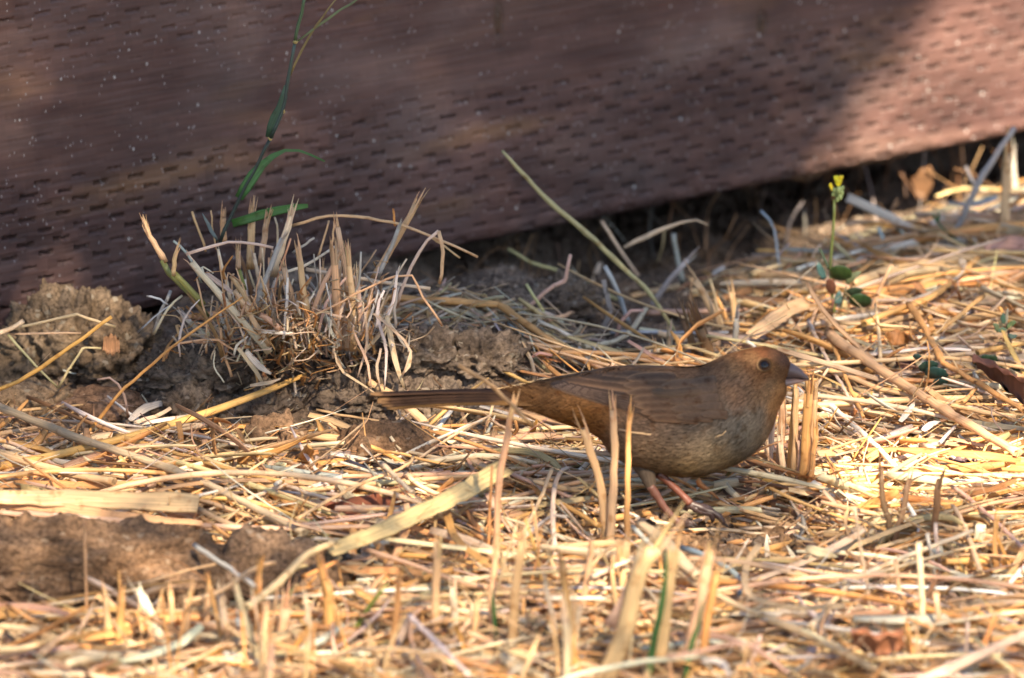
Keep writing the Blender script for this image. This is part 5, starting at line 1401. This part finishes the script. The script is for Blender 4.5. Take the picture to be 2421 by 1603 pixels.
# the finer stems of the clump
na = 0
for k in range(330):
    bx = rng.normal(700, 120); 
    if bx < 440 or bx > 960: continue
    by = 850 - 0.10 * (bx - 400) + rng.normal(0, 30) - 30 * (rng.random() < .5)
    hgt = rng.uniform(60, 210) * (1 - .25 * abs(bx - 680) / 300)
    lean = (bx - 680) * .12 + rng.normal(0, 30)
    dy = rng.uniform(-.03, .03)
    w = rng.choice([3.5, 5, 7, 10, 13], p=[.3, .28, .2, .14, .08])
    c = rng.choice(['tan', 'gold', 'pale', 'white', 'cream', 'grey', 'brown'], p=[.20, .12, .26, .18, .06, .14, .04])
    P_ = [(bx, by), (bx + lean * .5 + rng.normal(0, 8), by - hgt * .5), (bx + lean, by - hgt)]
    if na < 130:
        TS(P_, w, c, dy=dy, fray=(3 if w > 6 else 0), flat=.5, n=7); na += 1
    
# roots and fine threads of the clump, one mass
acc = Acc()
for k in range(520):
    bx = rng.normal(690, 130); by = rng.normal(790, 55)
    if not (420 < bx < 985): continue
    a_ = rng.uniform(0, 6.28); l_ = rng.uniform(20, 75)
    q0 = at_y(bx, by, CLY + rng.uniform(-.045, .03)); q2 = at_y(bx + l_ * math.cos(a_), by + l_ * math.sin(a_), CLY + rng.uniform(-.045, .03))
    qm = (q0 + q2) / 2 + rng.normal(0, .003, 3)
    tube(acc, catmull([q0, qm, q2], 6), rng.uniform(.0003, .0009), vary(rng.choice(['pale', 'tan', 'white', 'gold'])), K=4, flat=.5, cap=False)
o = acc.build('threads', M_BLADE); rebase(o, cl); o['kind'] = 'stuff'
# a pad of matted bases so that the clump has a body
# ------------------------------------------------------------------ green grass plant
gp = empty('grass_plant', tuple(at_y(*w2((1020, 1120))[0], CLY + .01)))
tag(gp, 'tall green grass stalk with dark leaves growing out of the stubble clump against the board', 'grass plant')
GY = CLY + .012
def GP(name, px, w, col, **k):
    return stalk(name, px, w, col, k.pop('label', None), mode=U, Y=GY, parent=gp, sink=0, mat=M_GREEN, **k)
GP('stem', w2((1018, 1118), (1050, 1040), (1115, 910), (1180, 785), (1250, 640)), 9, (.035, .055, .045), flat=.9)
GP('stem', w2((1250, 640), (1310, 505), (1340, 330), (1365, 195)), 9, (.04, .065, .055), flat=.9)
GP('stem', w2((1365, 195), (1385, 100), (1412, -30)), 8, (.07, .12, .06), flat=.9)
GP('leaf', w2((1078, 1035), (1160, 1008), (1260, 978), (1425, 950)), 23, (.05, .14, .03), flat=.14, taper=[.8, 1, 1, .4])
GP('leaf', w2((1108, 918), (1160, 830), (1230, 745), (1300, 705), (1390, 695), (1500, 748)), 24, (.05, .13, .04), flat=.14, taper=[1, 1.2, .8, .3, .25, .15])
GP('leaf', w2((1245, 635), (1265, 560), (1300, 480), (1320, 395)), 21, (.04, .085, .05), flat=.2, taper=[.9, 1.1, .8, .2])
GP('leaf', w2((1340, 350), (1400, 225), (1480, 95), (1570, -20)), 6, (.18, .15, .06), flat=.3, taper=[.7, 1, .8, .5])
GP('leaf', w2((1370, 195), (1480, 110), (1570, 50), (1680, -20)), 6, (.13, .16, .07), flat=.3, taper=[.6, 1, 1, .7])
GP('leaf', w2((1010, 1115), (975, 1060), (935, 985)), 9, (.14, .20, .20), flat=.2, taper='leaf')
for nd in ((1250, 640), (1367, 193), (1308, 515)):
    GP('node', w2((nd[0] - 3, nd[1] + 8), (nd[0], nd[1]), (nd[0] + 3, nd[1] - 8)), 12, (.42, .34, .12), flat=.9, taper=[.7, 1, .7], n=6)

# ------------------------------------------------------------------ weeds
def disc(name, parent, cx, cy, rx, ry, Y, col, rot=0.0, label=None, dome=.25, scallop=0.0):
    """a small rounded leaf facing the viewer, cupped, a hair thick"""
    base = at_y(cx, cy, Y); V = []; C = []; nr, nk = 5, 22
    for a in range(nr + 1):
        f_ = a / nr
        for k in range(nk):
            t = 2 * math.pi * k / nk; sc = 1 + scallop * math.sin(t * 7 + cx)
            x = rx * f_ * math.cos(t) * sc; y = ry * f_ * math.sin(t) * sc
            x, y = x * math.cos(rot) - y * math.sin(rot), x * math.sin(rot) + y * math.cos(rot)
            dep = dome * (f_ ** 2) * rx * PX + .15 * y * PX * -3
            V.append(base + np.array([x * PX, dep * 1.0 + y * PX * 1.1, -y * PX]))
            C.append(np.array(col) * (1.15 if abs(math.sin(t)) < .12 else 1) * (1 - .18 * f_))
    V = np.array(V); nV = len(V); F = []
    for a in range(nr):
        for k in range(nk):
            k2 = (k + 1) % nk; i0, i1, i2, i3 = a * nk + k, a * nk + k2, (a + 1) * nk + k2, (a + 1) * nk + k
            F.append((i0, i1, i2, i3)); F.append((nV + i0, nV + i3, nV + i2, nV + i1))
    for k in range(nk):
        k2 = (k + 1) % nk; F.append((nr * nk + k, nr * nk + k2, nV + nr * nk + k2, nV + nr * nk + k))
    U = np.stack([V[:, 0] * 60, V[:, 2] * 60], -1)
    o = new_mesh(name, np.vstack([V, V + [0, .0003, 0]]), F, M_GREEN, np.vstack([C, C]), np.vstack([U, U]))
    rebase(o, parent)
    if label: o['label'] = label
    return o
wb = at_g(1966, 755); wd = empty('yellow_flower_weed', tuple(wb)); WY = wb[1] - .030
tag(wd, 'small weed with a yellow flower on a thin stem and round dark leaves', 'weed')
def WP(name, px, w, col, **k): return stalk(name, px, w, col, k.pop('label', None), mode=U, Y=WY + k.pop('dy', 0), parent=wd, sink=0, mat=M_GREEN, **k)
WP('stem', c6((545, 1430), (520, 1200), (512, 1020), (530, 800), (545, 540)), 7, (.14, .16, .05), flat=.9)
WP('stem', c6((560, 1430), (600, 1300), (630, 1180)), 6, (.12, .10, .05), flat=.9)
WP('stem', c6((540, 1420), (535, 1330), (525, 1260)), 6, (.20, .09, .07), flat=.9)
WP('stem', c6((505, 1060), (470, 980), (430, 900)), 6, (.08, .12, .07), flat=.9)
WP('leaf', c6((470, 1130), (440, 1060), (420, 1000)), 17, (.07, .14, .13), flat=.2, taper='leaf')
WP('leaf', c6((630, 1160), (690, 1100), (745, 1070)), 16, (.13, .17, .08), flat=.2, taper='leaf')
WP('leaf', c6((620, 1420), (612, 1350), (628, 1250)), 13, 'cream', flat=.2, taper='leaf', label='dry cream leaf of the weed')
WP('leaf', c6((560, 1320), (575, 1260), (580, 1210)), 18, (.07, .13, .12), flat=.2, taper='leaf')
disc('leaf', wd, 1800 + 590 / 3.137, 300 + 1090 / 3.137, 29, 24, WY - .004, (.045, .085, .022), .4)
disc('leaf', wd, 1800 + 735 / 3.137, 300 + 1295 / 3.137, 29, 22, WY - .010, (.04, .085, .025), .2)
disc('leaf', wd, 1800 + 690 / 3.137, 300 + 1235 / 3.137, 24, 17, WY - .006, (.05, .08, .045), -.2)
disc('leaf', wd, 1800 + 515 / 3.137, 300 + 1185 / 3.137, 13, 25, WY - .006, (.22, .095, .06), -.15, label='reddish spoon shaped leaf')
# flower head: green buds, two yellow petals facing up, one small opening bud
Vb, Fb = _ICO[2]
for q, (x_, y_, r_) in enumerate([(575, 470, 10), (595, 490, 8), (555, 500, 8), (585, 520, 8), (540, 470, 7), (600, 455, 7), (565, 540, 6), (530, 500, 5)]):
    c_ = at_y(1800 + x_ / 3.137, 300 + y_ / 3.137, WY + .0012 * (q % 3 - 1))
    o = new_mesh('bud', Vb * r_ * PX * np.array([.8, .8, 1.15]) + c_, Fb, M_GREEN, np.tile([.24, .30, .11], (len(Vb), 1)), Vb[:, :2]); rebase(o, wd)
for (a_, b_, dy) in ((c6((568, 440), (557, 400), (552, 362)), 11, 0.0), (c6((572, 440), (586, 400), (594, 360)), 11, 0.0), (c6((570, 438), (572, 415), (573, 395)), 10, -.0015), (c6((525, 465), (518, 440), (508, 422)), 8, .0)):
    WP('petal', a_, b_, 'yellow', flat=.22, taper=[.5, .95, 1], dy=dy, n=7)
# thin trailing stem on the right
tv = empty('trailing_weed', tuple(at_g(2400, 660))); TY = at_g(2400, 660)[1]
tag(tv, 'thin green trailing stem with tiny leaves over the sunlit straw', 'weed')
stalk('stem', c6((1300, 700), (1400, 800), (1550, 910), (1750, 1050), (1950, 1150)), 5, (.09, .13, .05), None, mode=U, Y=TY + .03, parent=tv, sink=0, mat=M_GREEN)
for px in (c6((1300, 700), (1285, 670), (1275, 640)), c6((1305, 705), (1312, 670), (1312, 630)), c6((1560, 915), (1580, 880), (1590, 850))):
    stalk('leaf', px, 7, (.06, .12, .05), None, mode=U, Y=TY + .03, parent=tv, sink=0, mat=M_GREEN, flat=.25, taper='leaf')
disc('leaf', tv, 1800 + 1815 / 3.137, 300 + 985 / 3.137, 18, 14, TY + .02, (.03, .065, .03))
# dark weed at the right edge
dw = empty('dark_weed', tuple(at_g(2390, 850))); DY = at_g(2390, 850)[1] - .025
tag(dw, 'dark stemmed weed with small grey green leaves at the right edge', 'weed')
stalk('stem', c7((1855, 440), (1845, 330), (1825, 230), (1800, 130)), 7, (.09, .06, .06), None, mode=U, Y=DY, parent=dw, sink=0, mat=M_GREEN)
for (px, w, c) in ((c7((1810, 200), (1790, 170), (1795, 120)), 12, (.05, .10, .07)), (c7((1825, 260), (1780, 250), (1750, 270)), 12, (.09, .14, .09)), (c7((1825, 240), (1860, 200), (1890, 190)), 13, (.10, .15, .07)), (c7((1815, 210), (1820, 150), (1830, 90)), 8, (.30, .26, .2)), (c7((1760, 260), (1740, 220), (1715, 200)), 12, (.12, .15, .08)), (c7((1835, 290), (1870, 300), (1900, 290)), 11, (.06, .10, .08))):
    stalk('leaf', px, w, c, None, mode=U, Y=DY - .004, parent=dw, sink=0, mat=M_GREEN, flat=.25, taper='leaf')
def low_weed(label, spots):
    p0 = at_g(spots[0][0], spots[0][1]); o_ = empty('low_weed', tuple(p0)); tag(o_, label, 'weed')
    for (x, y, rx, ry, rot, c) in spots:
        disc('leaf', o_, x, y, rx, ry, p0[1] - .040 - rng.uniform(0, .010), c, rot, scallop=.06)
low_weed('low dark bluish green leaves half hidden under crossing straws right of the bird', [(2214, 885, 30, 20, .3, (.04, .10, .085)), (2195, 868, 25, 17, -.3, (.045, .10, .07)), (2225, 905, 20, 12, .1, (.035, .09, .075)), (2170, 845, 13, 9, .5, (.05, .10, .09)), (2240, 925, 16, 9, .0, (.03, .07, .05))])
low_weed('low dark green leaves spreading behind the curled brown leaf at the right edge', [(2330, 855, 32, 19, -.2, (.05, .10, .05)), (2310, 895, 24, 16, .3, (.035, .08, .05)), (2360, 880, 34, 22, .1, (.03, .07, .045)), (2398, 870, 22, 15, .2, (.035, .085, .06)), (2335, 925, 26, 14, .0, (.03, .06, .04)), (2380, 935, 26, 14, .2, (.035, .07, .045)), (2400, 905, 22, 12, -.3, (.045, .09, .06))])

# ------------------------------------------------------------------ fallen leaves
def leaf_sheet(px_top, px_bot, label, col, lift=.012, mode=G, Y=None, name='fallen_leaf', curl=.003):
    T_ = catmull(path(px_top, mode, lift, Y), 18); B_ = catmull(path(px_bot, mode, lift * .6, Y), 18)
    V = []; C = []; m = 7
    for k in range(18):
        for q in range(m):
            f_ = q / (m - 1)
            p = T_[k] * (1 - f_) + B_[k] * f_
            V.append(p + np.array([0, 0, curl * math.sin(math.pi * f_) + .0008 * math.sin(k * 1.1 + q)])); C.append(np.array(col) * (1.2 if q == 0 else 1) * (1 + .08 * rng.standard_normal()) * (.7 if q == 3 else 1))
    V = np.array(V); nV = len(V); F = []
    for k in range(17):
        for q in range(m - 1):
            a = k * m + q; F.append((a, a + 1, a + m + 1, a + m)); F.append((nV + a, nV + a + m, nV + a + m + 1, nV + a + 1))
        for q in (0, m - 1):
            a = k * m + q; F.append((a, a + m, nV + a + m, nV + a))
    U = np.array([[(i % m) / m * .3, (i // m) * .15 + 3] for i in range(nV)])
    o = new_mesh(name, np.vstack([V, V - [0, -.0002, .0004]]), F, M_LEAF, np.vstack([C, C]), np.vstack([U, U]))
    recentre(o, tuple(V[0])); tag(o, label, 'leaf'); return o
M_LEAF = straw_material('fallen_leaf', 0.05, 0.6, (5, 5), (.75, 1.15), .3)
leaf_sheet(c9((530, 1090), (700, 1050), (850, 1010), (910, 965), (960, 975), (1030, 965), (1100, 945)), c9((540, 1110), (620, 1160), (750, 1150), (880, 1130), (960, 1100), (1050, 1060), (1150, 990)), 'torn red brown leaf with wavy edge lying left of the broad ribbon', (.19, .062, .032), lift=.016, curl=.004)
leaf_sheet(c9((450, 750), (600, 690), (700, 670)), c9((480, 770), (640, 790), (740, 790)), 'flat pinkish grey leaf piece tucked beside the broad brown clod', (.36, .26, .21), lift=.012)
leaf_sheet(g4((660, 1270), (740, 1240), (860, 1290), (960, 1260), (1050, 1270)), g4((680, 1340), (800, 1390), (880, 1410), (980, 1390), (1060, 1360)), 'curled orange brown leaf lying at the lower right of the picture', (.33, .13, .06), lift=.030, curl=.006)
leaf_sheet(c7((920, 290), (1000, 250), (1060, 280), (1120, 330)), c7((940, 350), (1000, 370), (1060, 360), (1110, 350)), 'small orange brown leaf under the jointed straw', (.28, .12, .04), lift=.016)
leaf_sheet(c7((1560, 490), (1700, 520), (1800, 570), (1950, 640)), c7((1600, 530), (1720, 620), (1820, 700), (1950, 800)), 'curled dark brown leaf at the right edge above the jointed straw end', (.15, .06, .035), lift=.030, curl=.006)
leaf_sheet(c7((980, 470), (1060, 440), (1130, 480)), c7((1000, 520), (1080, 540), (1150, 540)), 'dark maroon leaf scrap left of the bluish green leaves', (.10, .045, .045), lift=.014)
leaf_sheet(c7((1540, 90), (1640, 70), (1750, 100)), c7((1520, 190), (1640, 210), (1760, 180)), 'dark rusty leaf under the stems of the dark weed', (.13, .06, .035), lift=.012)
leaf_sheet(g4((1390, -40), (1470, -50), (1580, -20)), g4((1400, 30), (1490, 40), (1590, 20)), 'small dark purplish leaf above the bright sunlit litter', (.10, .06, .07), lift=.014)
leaf_sheet(c6((1110, 400), (1170, 330), (1240, 290), (1290, 350)), c6((1120, 420), (1160, 510), (1215, 540), (1270, 430)), 'orange brown leaf standing in the gap under the lit end of the board', (.10, .050, .022), mode=U, Y=.665)
leaf_sheet(c8((780, 470), (830, 440), (880, 480)), c8((760, 560), (830, 590), (890, 560)), 'small orange flake stuck on the largest clod', (.45, .22, .10), mode=U, Y=.195)
leaf_sheet(g3((1560, 110), (1700, 60), (1850, 120)), g3((1580, 200), (1700, 250), (1850, 230)), 'dull brown leaf lying behind the front foot', (.20, .12, .08), lift=.010)

# fine roots and dry threads hanging in the hollow under the board
acc = Acc()
for k in range(110):
    u_ = rng.uniform(.10, .62); s_ = rng.uniform(-.05, .035)
    b_ = BA + BD * u_ + BN * s_
    zt = ZB - .002 if s_ < 0 else ZB - rng.uniform(.0, .03)
    zl = float(hs(b_[0], b_[1]))
    L_ = rng.uniform(.3, 1.0) * (zt - zl + .006)
    q0 = np.array([b_[0], b_[1], zt]); q2 = q0 + np.array([rng.normal(0, .012), rng.normal(0, .008), -L_]); qm = (q0 + q2) / 2 + rng.normal(0, .004, 3)
    tube(acc, catmull([q0, qm, q2], 7), rng.uniform(.0002, .0007), vary(rng.choice(['brown', 'tan', 'grey', 'dark'], p=[.5, .12, .08, .3])), K=4, flat=.5, cap=False)
tag(acc.build('root_threads', M_BLADE), 'fine brown roots and dry threads in the hollow under the board', kind='stuff')
# ------------------------------------------------------------------ the loose mat
MP = at_g(1120, 760)
NM = ['gold', 'tan', 'pale', 'white', 'cream', 'orange', 'brown', 'grey', 'pink']
thick = litter('thick', 720, (.08, .28), (.0026, .0052), .85, 12, 8, NM, [.24, .28, .19, .06, .14, .02, .02, .01, .04], (.0005, .006), .12)
# the 240 nearest and longest are separate straws, the others are one mass
V, F, C, U2, f = thick
size = np.linalg.norm(V[:, 0] - V[:, -1], axis=1) * (1.2 - V[:, 0, 1])
ordr = np.argsort(-size)
def colname(c):
    best = min(('gold', 'tan', 'pale', 'white', 'cream', 'orange', 'brown', 'grey', 'pink'), key=lambda n_: np.abs(np.array(PAL[n_]) - c).sum())
    return {'gold': 'golden', 'pink': 'pinkish', 'white': 'whitish'}.get(best, best)
def place(px, py):
    if py > 1330:
        return ('at the bottom left below the earth slab' if px < 480 else 'at the bottom below the broad ribbon' if px < 900 else 'at the bottom left of the big blurred stems' if px < 1380 else
                'at the bottom around the green blades' if px < 1750 else 'at the bottom right of the green blades' if px < 2080 else 'in the bottom right corner')
    if py > 1130:
        return ('near the wide ribbons at the left' if px < 480 else 'around the broad ribbon' if px < 1200 else 'in front of the bird' if px < 1750 else 'around the forked brown stem')
    if py > 880: return ('below the largest clod' if px < 480 else 'below the dark bank' if px < 900 else 'under the bird tail' if px < 1450 else 'under the thickest straw on the right')
    return 'left of the stubble clump' if px < 500 else ('behind the bird' if px < 1850 else 'around the weeds at the right')
zone_names = [('loose straws lying in the straw in front of the bird', 'loose golden straw among others lying in front of the bird'),
              ('loose straws lying right of the bird', 'loose golden straw among others lying right of the bird'),
              ('loose straws lying left below the bank', 'loose golden straw among others lying left of the bird below the bank'),
              ('loose straws lying behind the bird near the board', 'loose straw among others lying behind the bird near the board')]
for k in ordr[:75]:
    m_ = V[k].mean(0); px_, py_ = pxof(m_)
    if not (-150 < px_ < 2570 and 0 < py_ < 1750): zi = 0 if m_[1] < 0 else 3
    cn = colname(C[k].mean(0)); dirn = 'slanting' if abs(V[k][0][2] - V[k][-1][2]) > .006 else 'level'
    z_ = 0 if m_[1] < -.02 else (2 if m_[0] < -.0 and m_[1] < .2 else (1 if m_[1] < .2 else 3))
    o = new_mesh('straw', V[k], f, M_STRAW, C[k], U2[k]); recentre(o, tuple(V[k][0]))
    tag(o, f"{dirn} {cn} straw among the loose ones {place(*pxof(m_))}", 'straw', 'loose straws lying in the mat')
rest = ordr[75:]
litter_object('straw_litter', [(V[rest], F[rest], C[rest], U2[rest], f),
    litter('mid', 2300, (.05, .18), (.0015, .0032), .8, 9, 6, NM, [.22, .26, .2, .08, .14, .02, .03, .02, .03], (.0005, .007), .16)],
    'deep loose mat of golden straw covering the ground')
litter_object('chaff', [
    litter('blades', 2900, (.025, .13), (.0030, .0068), [.12, .18, .3], 8, 6, NM, [.2, .26, .22, .09, .14, .01, .03, .02, .03], (.0005, .007), .2, bend=.6),
    litter('fine', 4800, (.012, .06), (.0004, .0011), .6, 6, 4, NM, [.22, .26, .18, .10, .12, .02, .05, .02, .03], (.0005, .009), .32, bend=.8),
    litter('flakes', 7500, (.005, .020), (.0014, .0040), [.15, .3], 4, 4, NM, [.2, .24, .2, .12, .12, .02, .06, .02, .02], (.0, .009), .5, bend=.7),
    litter('matted', 520, (.008, .045), (.0008, .0034), [.15, .4], 6, 4, ['cream', 'pale', 'white', 'tan'], [.3, .3, .2, .2], (.0, .004), .2, free=True, dfun=lambda x, y: bump(x, y, MP[0], MP[1], .04, .018)),
    litter('dusty', 3200, (.004, .03), (.0004, .0014), [.2, .5], 5, 4, ['pale', 'grey', 'white', 'brown'], [.4, .2, .2, .2], (.0, .004), .4, dfun=lambda x, y: np.where((sdist(x, y) > .004) & (y > .12) & (x < .16), 1.0, 0.0))],
    'fine chaff and dry leaf shreds scattered through the straw mat', M_BLADE)
# sparse straw going on outside the picture
def ring(x, y): return np.where(((np.abs(x) > .33) | (y < -.35)) & (sdist(x, y) > .03), .8, 0)
litter_object('outer_straw', [litter('outer', 3500, (.05, .18), (.002, .004), .7, 6, 6, NM, [.24, .28, .19, .06, .14, .02, .02, .01, .04], (.001, .010), .25, box=(-1.3, 1.3, -1.3, 1.2), dfun=ring)],
    'golden straw lying on the ground around')
# low stubble standing everywhere in the foreground: short cut stems
zs = [('short cut stems standing in the foreground straw', 'short cut stem among many standing in the foreground straw')]
cnt = 0
for k in range(165):
    if k % 3 == 0 or k == 0: pc_ = (rng.uniform(180, 2421), rng.uniform(1360, 1760))
    px_ = pc_[0] + rng.normal(0, 16); py_ = pc_[1] + rng.normal(0, 12)
    if px_ < 760 and py_ < 1480: continue
    if 1650 < px_ < 2300 and py_ < 1520: continue
    h_ = rng.uniform(60, 230) * (1.1 if px_ < 1400 else .7)
    lean = rng.normal(0, 38)
    wd_ = float(rng.choice([5, 7, 10, 13, 16, 19], p=[.15, .2, .25, .2, .13, .07])); cl_ = str(rng.choice(['tan', 'gold', 'pale', 'cream', 'orange', 'pink'], p=[.34, .28, .16, .12, .04, .06]))
    lb_ = f"{'thin' if wd_ < 8 else 'thick' if wd_ > 14 else 'short'} {colname(np.array(PAL[cl_]))} cut stem {'leaning left' if lean < -12 else 'leaning right' if lean > 12 else 'standing straight'} {place(px_, max(py_, 1340))}"
    stalk('stubble_stalk', [(px_, py_), (px_ + lean * .5 + rng.normal(0, 7), py_ - h_ * .55), (px_ + lean, py_ - h_)], wd_,
          cl_, lb_, 'stubble stem', mode=U, Y=None, fray=int(rng.integers(3, 9)), flat=float(rng.choice([.3, .6, .8])), group=zs[0][0], n=9, node=([float(rng.uniform(.3, .8))] if k % 3 == 0 else None))
    cnt += 1
# upright oddments left and right
for k in range(42):
    px_ = rng.uniform(1500, 2421); py_ = rng.uniform(560, 1150)
    if px_ < 1950 and py_ > 760: continue
    if sdist(*at_g(px_, py_)[:2]) < .012: continue
    h_ = rng.uniform(30, 90); ln_ = rng.normal(0, 35); cl_ = str(rng.choice(['tan', 'pale', 'grey', 'white'])); w_ = float(rng.choice([4, 6, 9]))
    where_ = 'left of the round leaved weed' if px_ < 1950 else 'in the sunlit straw under the board' if py_ < 680 else 'right of the round leaved weed' if py_ < 850 else 'beside the thickest long straw' if py_ < 1000 else 'above the bright litter at the right'
    stalk('straw', [(px_, py_), (px_ + rng.normal(0, 14), py_ - h_ * .5), (px_ + ln_, py_ - h_)], w_, cl_, f"{'fine' if w_ < 5 else 'slim' if w_ < 8 else 'stout'} {colname(np.array(PAL[cl_]))} straw sticking up {'to the left' if ln_ < -10 else 'to the right' if ln_ > 10 else 'straight'} {where_}", 'straw', mode=U, group='short thin straws sticking up near the board', n=6, flat=.5)
# ------------------------------------------------------------------ unseen tree, its leaves laid out to place the shade and sun patches
TD = 2.6
SU = np.cross(SUN, [0, 0, 1.0]); SU /= np.linalg.norm(SU); SV = np.cross(SU, SUN)
def uv_of(P): P = np.asarray(P); return np.stack([P @ SU, P @ SV], -1)
gaps = []          # (u, v, radius, share of sun let through)
def gap_g(px, py, r, t): gaps.append((*uv_of(at_g(px, py)), r, t))
def gap_b(px, py, r, t):
    d = vray(px, py); k = ((BA - CAM) @ BN) / (d @ BN); gaps.append((*uv_of(CAM + d * k), r, t))
for a in ((2345, 180, .040, 1.0), (2421, 90, .045, 1.0), (2440, 230, .060, 1.0), (2260, 330, .038, 1.0), (2130, 375, .026, 1.0), (2350, 260, .050, 1.0), (2000, 410, .012, .5)): gap_b(*a)
for a in ((2250, 530, .036, 1.0), (2380, 500, .05, 1.0), (2120, 560, .026, .8), (2000, 600, .016, .5), (2060, 1140, .020, 1.0), (2190, 1140, .024, 1.0), (2320, 1135, .024, 1.0), (2010, 1225, .010, .7), (2290, 1190, .014, .7), (1250, 1345, .008, .4), (1130, 1330, .008, .4)): gap_g(*a)
for a in ((610, 320, .016, .045), (0, 250, .006, .16), (0, 80, .006, .14), (1900, 150, .012, .09), (1130, 420, .02, .04)): gap_b(*a)
gaps = np.array(gaps)
fz = []            # broad zones of thinner crown
def zone(px, py, r, t): fz.append((*uv_of(at_g(px, py)), r, t))
for px in range(-100, 2600, 225):
    for py in (1040, 1140, 1240, 1360, 1480, 1600, 1720):
        if py < 1100 and px < 1000: continue
        zone(px, py, .075, .32 + .04 * math.sin(px * .013 + py * .02))
for px in (2020, 2180, 2340, 2480):
    for py in (760, 880, 1000, 1120): zone(px, py, .07, .30)
for (px, py, r, t) in ((120, 860, .035, .28), (60, 960, .04, .28), (200, 1150, .05, .32), (640, 1180, .05, .22), (1850, 1150, .03, .4), (30, 1150, .06, .25)): zone(px, py, r, t)
fz.append((*uv_of(at_y(150, 790, .23)), .035, .40)); fz.append((*uv_of(at_y(60, 900, .22)), .03, .32))
fz = np.array(fz)
birdm = np.array([uv_of(np.array([x_, 0.0, .052])) for x_ in np.linspace(0.0, .13, 10)])
def transmit(u, v):
    T = np.full(u.shape, 0.018)
    for (a, b, r, t) in fz:
        T = np.maximum(T, t * np.exp(-np.clip((((u - a) ** 2 + (v - b) ** 2) ** .5 - r * .6) / (r * .5), 0, 9) ** 2))
    dm = np.min([np.hypot(u - a, v - b) for a, b in birdm], axis=0)
    T = T * (1 - .72 * (1 - sstep(.020, .034, dm)))
    T = np.maximum(T, .022)
    for (a, b, r, t) in gaps:
        d = np.hypot(u - a, v - b)
        T = np.maximum(T, t * (1 - sstep(r + .007, r + .014, d)))
    return np.clip(T, 0.005, 1)
cc = SUN * TD + np.array([.02, .15, 0])
n = 215000
X = rng.uniform(-.85, .85, n); Yv = rng.uniform(-.75, .75, n); D = rng.uniform(-.22, .30, n)
keep = (X / .85) ** 2 + (Yv / .75) ** 2 + (D / .35) ** 2 * .4 < 1
c0 = uv_of(cc)
X, Yv, D = X[keep], Yv[keep], D[keep]
T = transmit(X + c0[0], Yv + c0[1])
clump = 1.0
dens = np.clip(-np.log(T) / -math.log(0.022), 0, 1)
keep = rng.random(len(X)) < dens
X, Yv, D = X[keep], Yv[keep], D[keep]
n = len(X)
P = (X + c0[0])[:, None] * SU + (Yv + c0[1])[:, None] * SV + ((cc @ SUN) + D)[:, None] * SUN
a = rng.standard_normal((n, 3)); a += SUN * 0.0; a /= np.linalg.norm(a, axis=1, keepdims=True)
nrm = rng.standard_normal((n, 3)) + SUN * 1.6; nrm /= np.linalg.norm(nrm, axis=1, keepdims=True)
b = np.cross(nrm, a); b /= np.linalg.norm(b, axis=1, keepdims=True); a = np.cross(b, nrm)
sz = rng.uniform(.0055, .0082, n)[:, None]
shape = [(-1.3, 0, 0), (0, .6, .1), (1.4, 0, 0), (0, -.6, .1)]
V = np.stack([P + a * sz * s0 + b * sz * s1 + nrm * sz * s2 for s0, s1, s2 in shape], 1).reshape(-1, 3)
F = (np.array([[0, 1, 2, 3]])[None] + (np.arange(n) * 4)[:, None, None]).reshape(-1, 4)
tree = empty('tree', (1.9, -2.5, 0))
tag(tree, 'unseen leafy tree out of frame, crown shaped to shade and dapple the straw', 'tree')
C = np.repeat(np.array([.05, .095, .03]) * (1 + .25 * rng.standard_normal((n, 1))), 4, 0)
crown = new_mesh('crown', V, F, M_GREEN, np.clip(C, .01, .2), np.tile([[0, 0], [1, 0], [1, 1], [0, 1]], (n, 1)), False)
crown['kind'] = 'stuff'; rebase(crown, tree)
mk, ntk, bk = mat_new('bark'); nk = N(ntk, 'ShaderNodeTexNoise'); nk.inputs['Scale'].default_value = 40; rk = ramp(ntk, [(.35, (.05, .035, .025)), (.65, (.17, .13, .10))]); ntk.links.new(nk.outputs[0], rk.inputs[0]); ntk.links.new(rk.outputs[0], bk.inputs['Base Color']); bk.inputs['Roughness'].default_value = .9
acct = Acc()
tr = catmull([(1.9, -2.5, -.05), (1.95, -2.5, .7), (1.85, -2.4, 1.4), (1.6, -2.3, 1.9)], 18)
tube(acct, tr, np.linspace(.10, .05, 18), (.1, .07, .05), K=14, wob=.04)
for e in [(1.3, -1.5, 2.3), (1.1, -2.3, 1.8), (2.2, -2.0, 2.3), (0.95, -1.9, 2.1)]:
    q = catmull([tuple(tr[-3]), tuple((np.array(tr[-3]) + np.array(e)) / 2 + [0, 0, .12]), e], 10)
    tube(acct, q, np.linspace(.035, .008, 10), (.1, .07, .05), K=8, wob=.05)
trunk = acct.build('trunk', mk); rebase(trunk, tree)
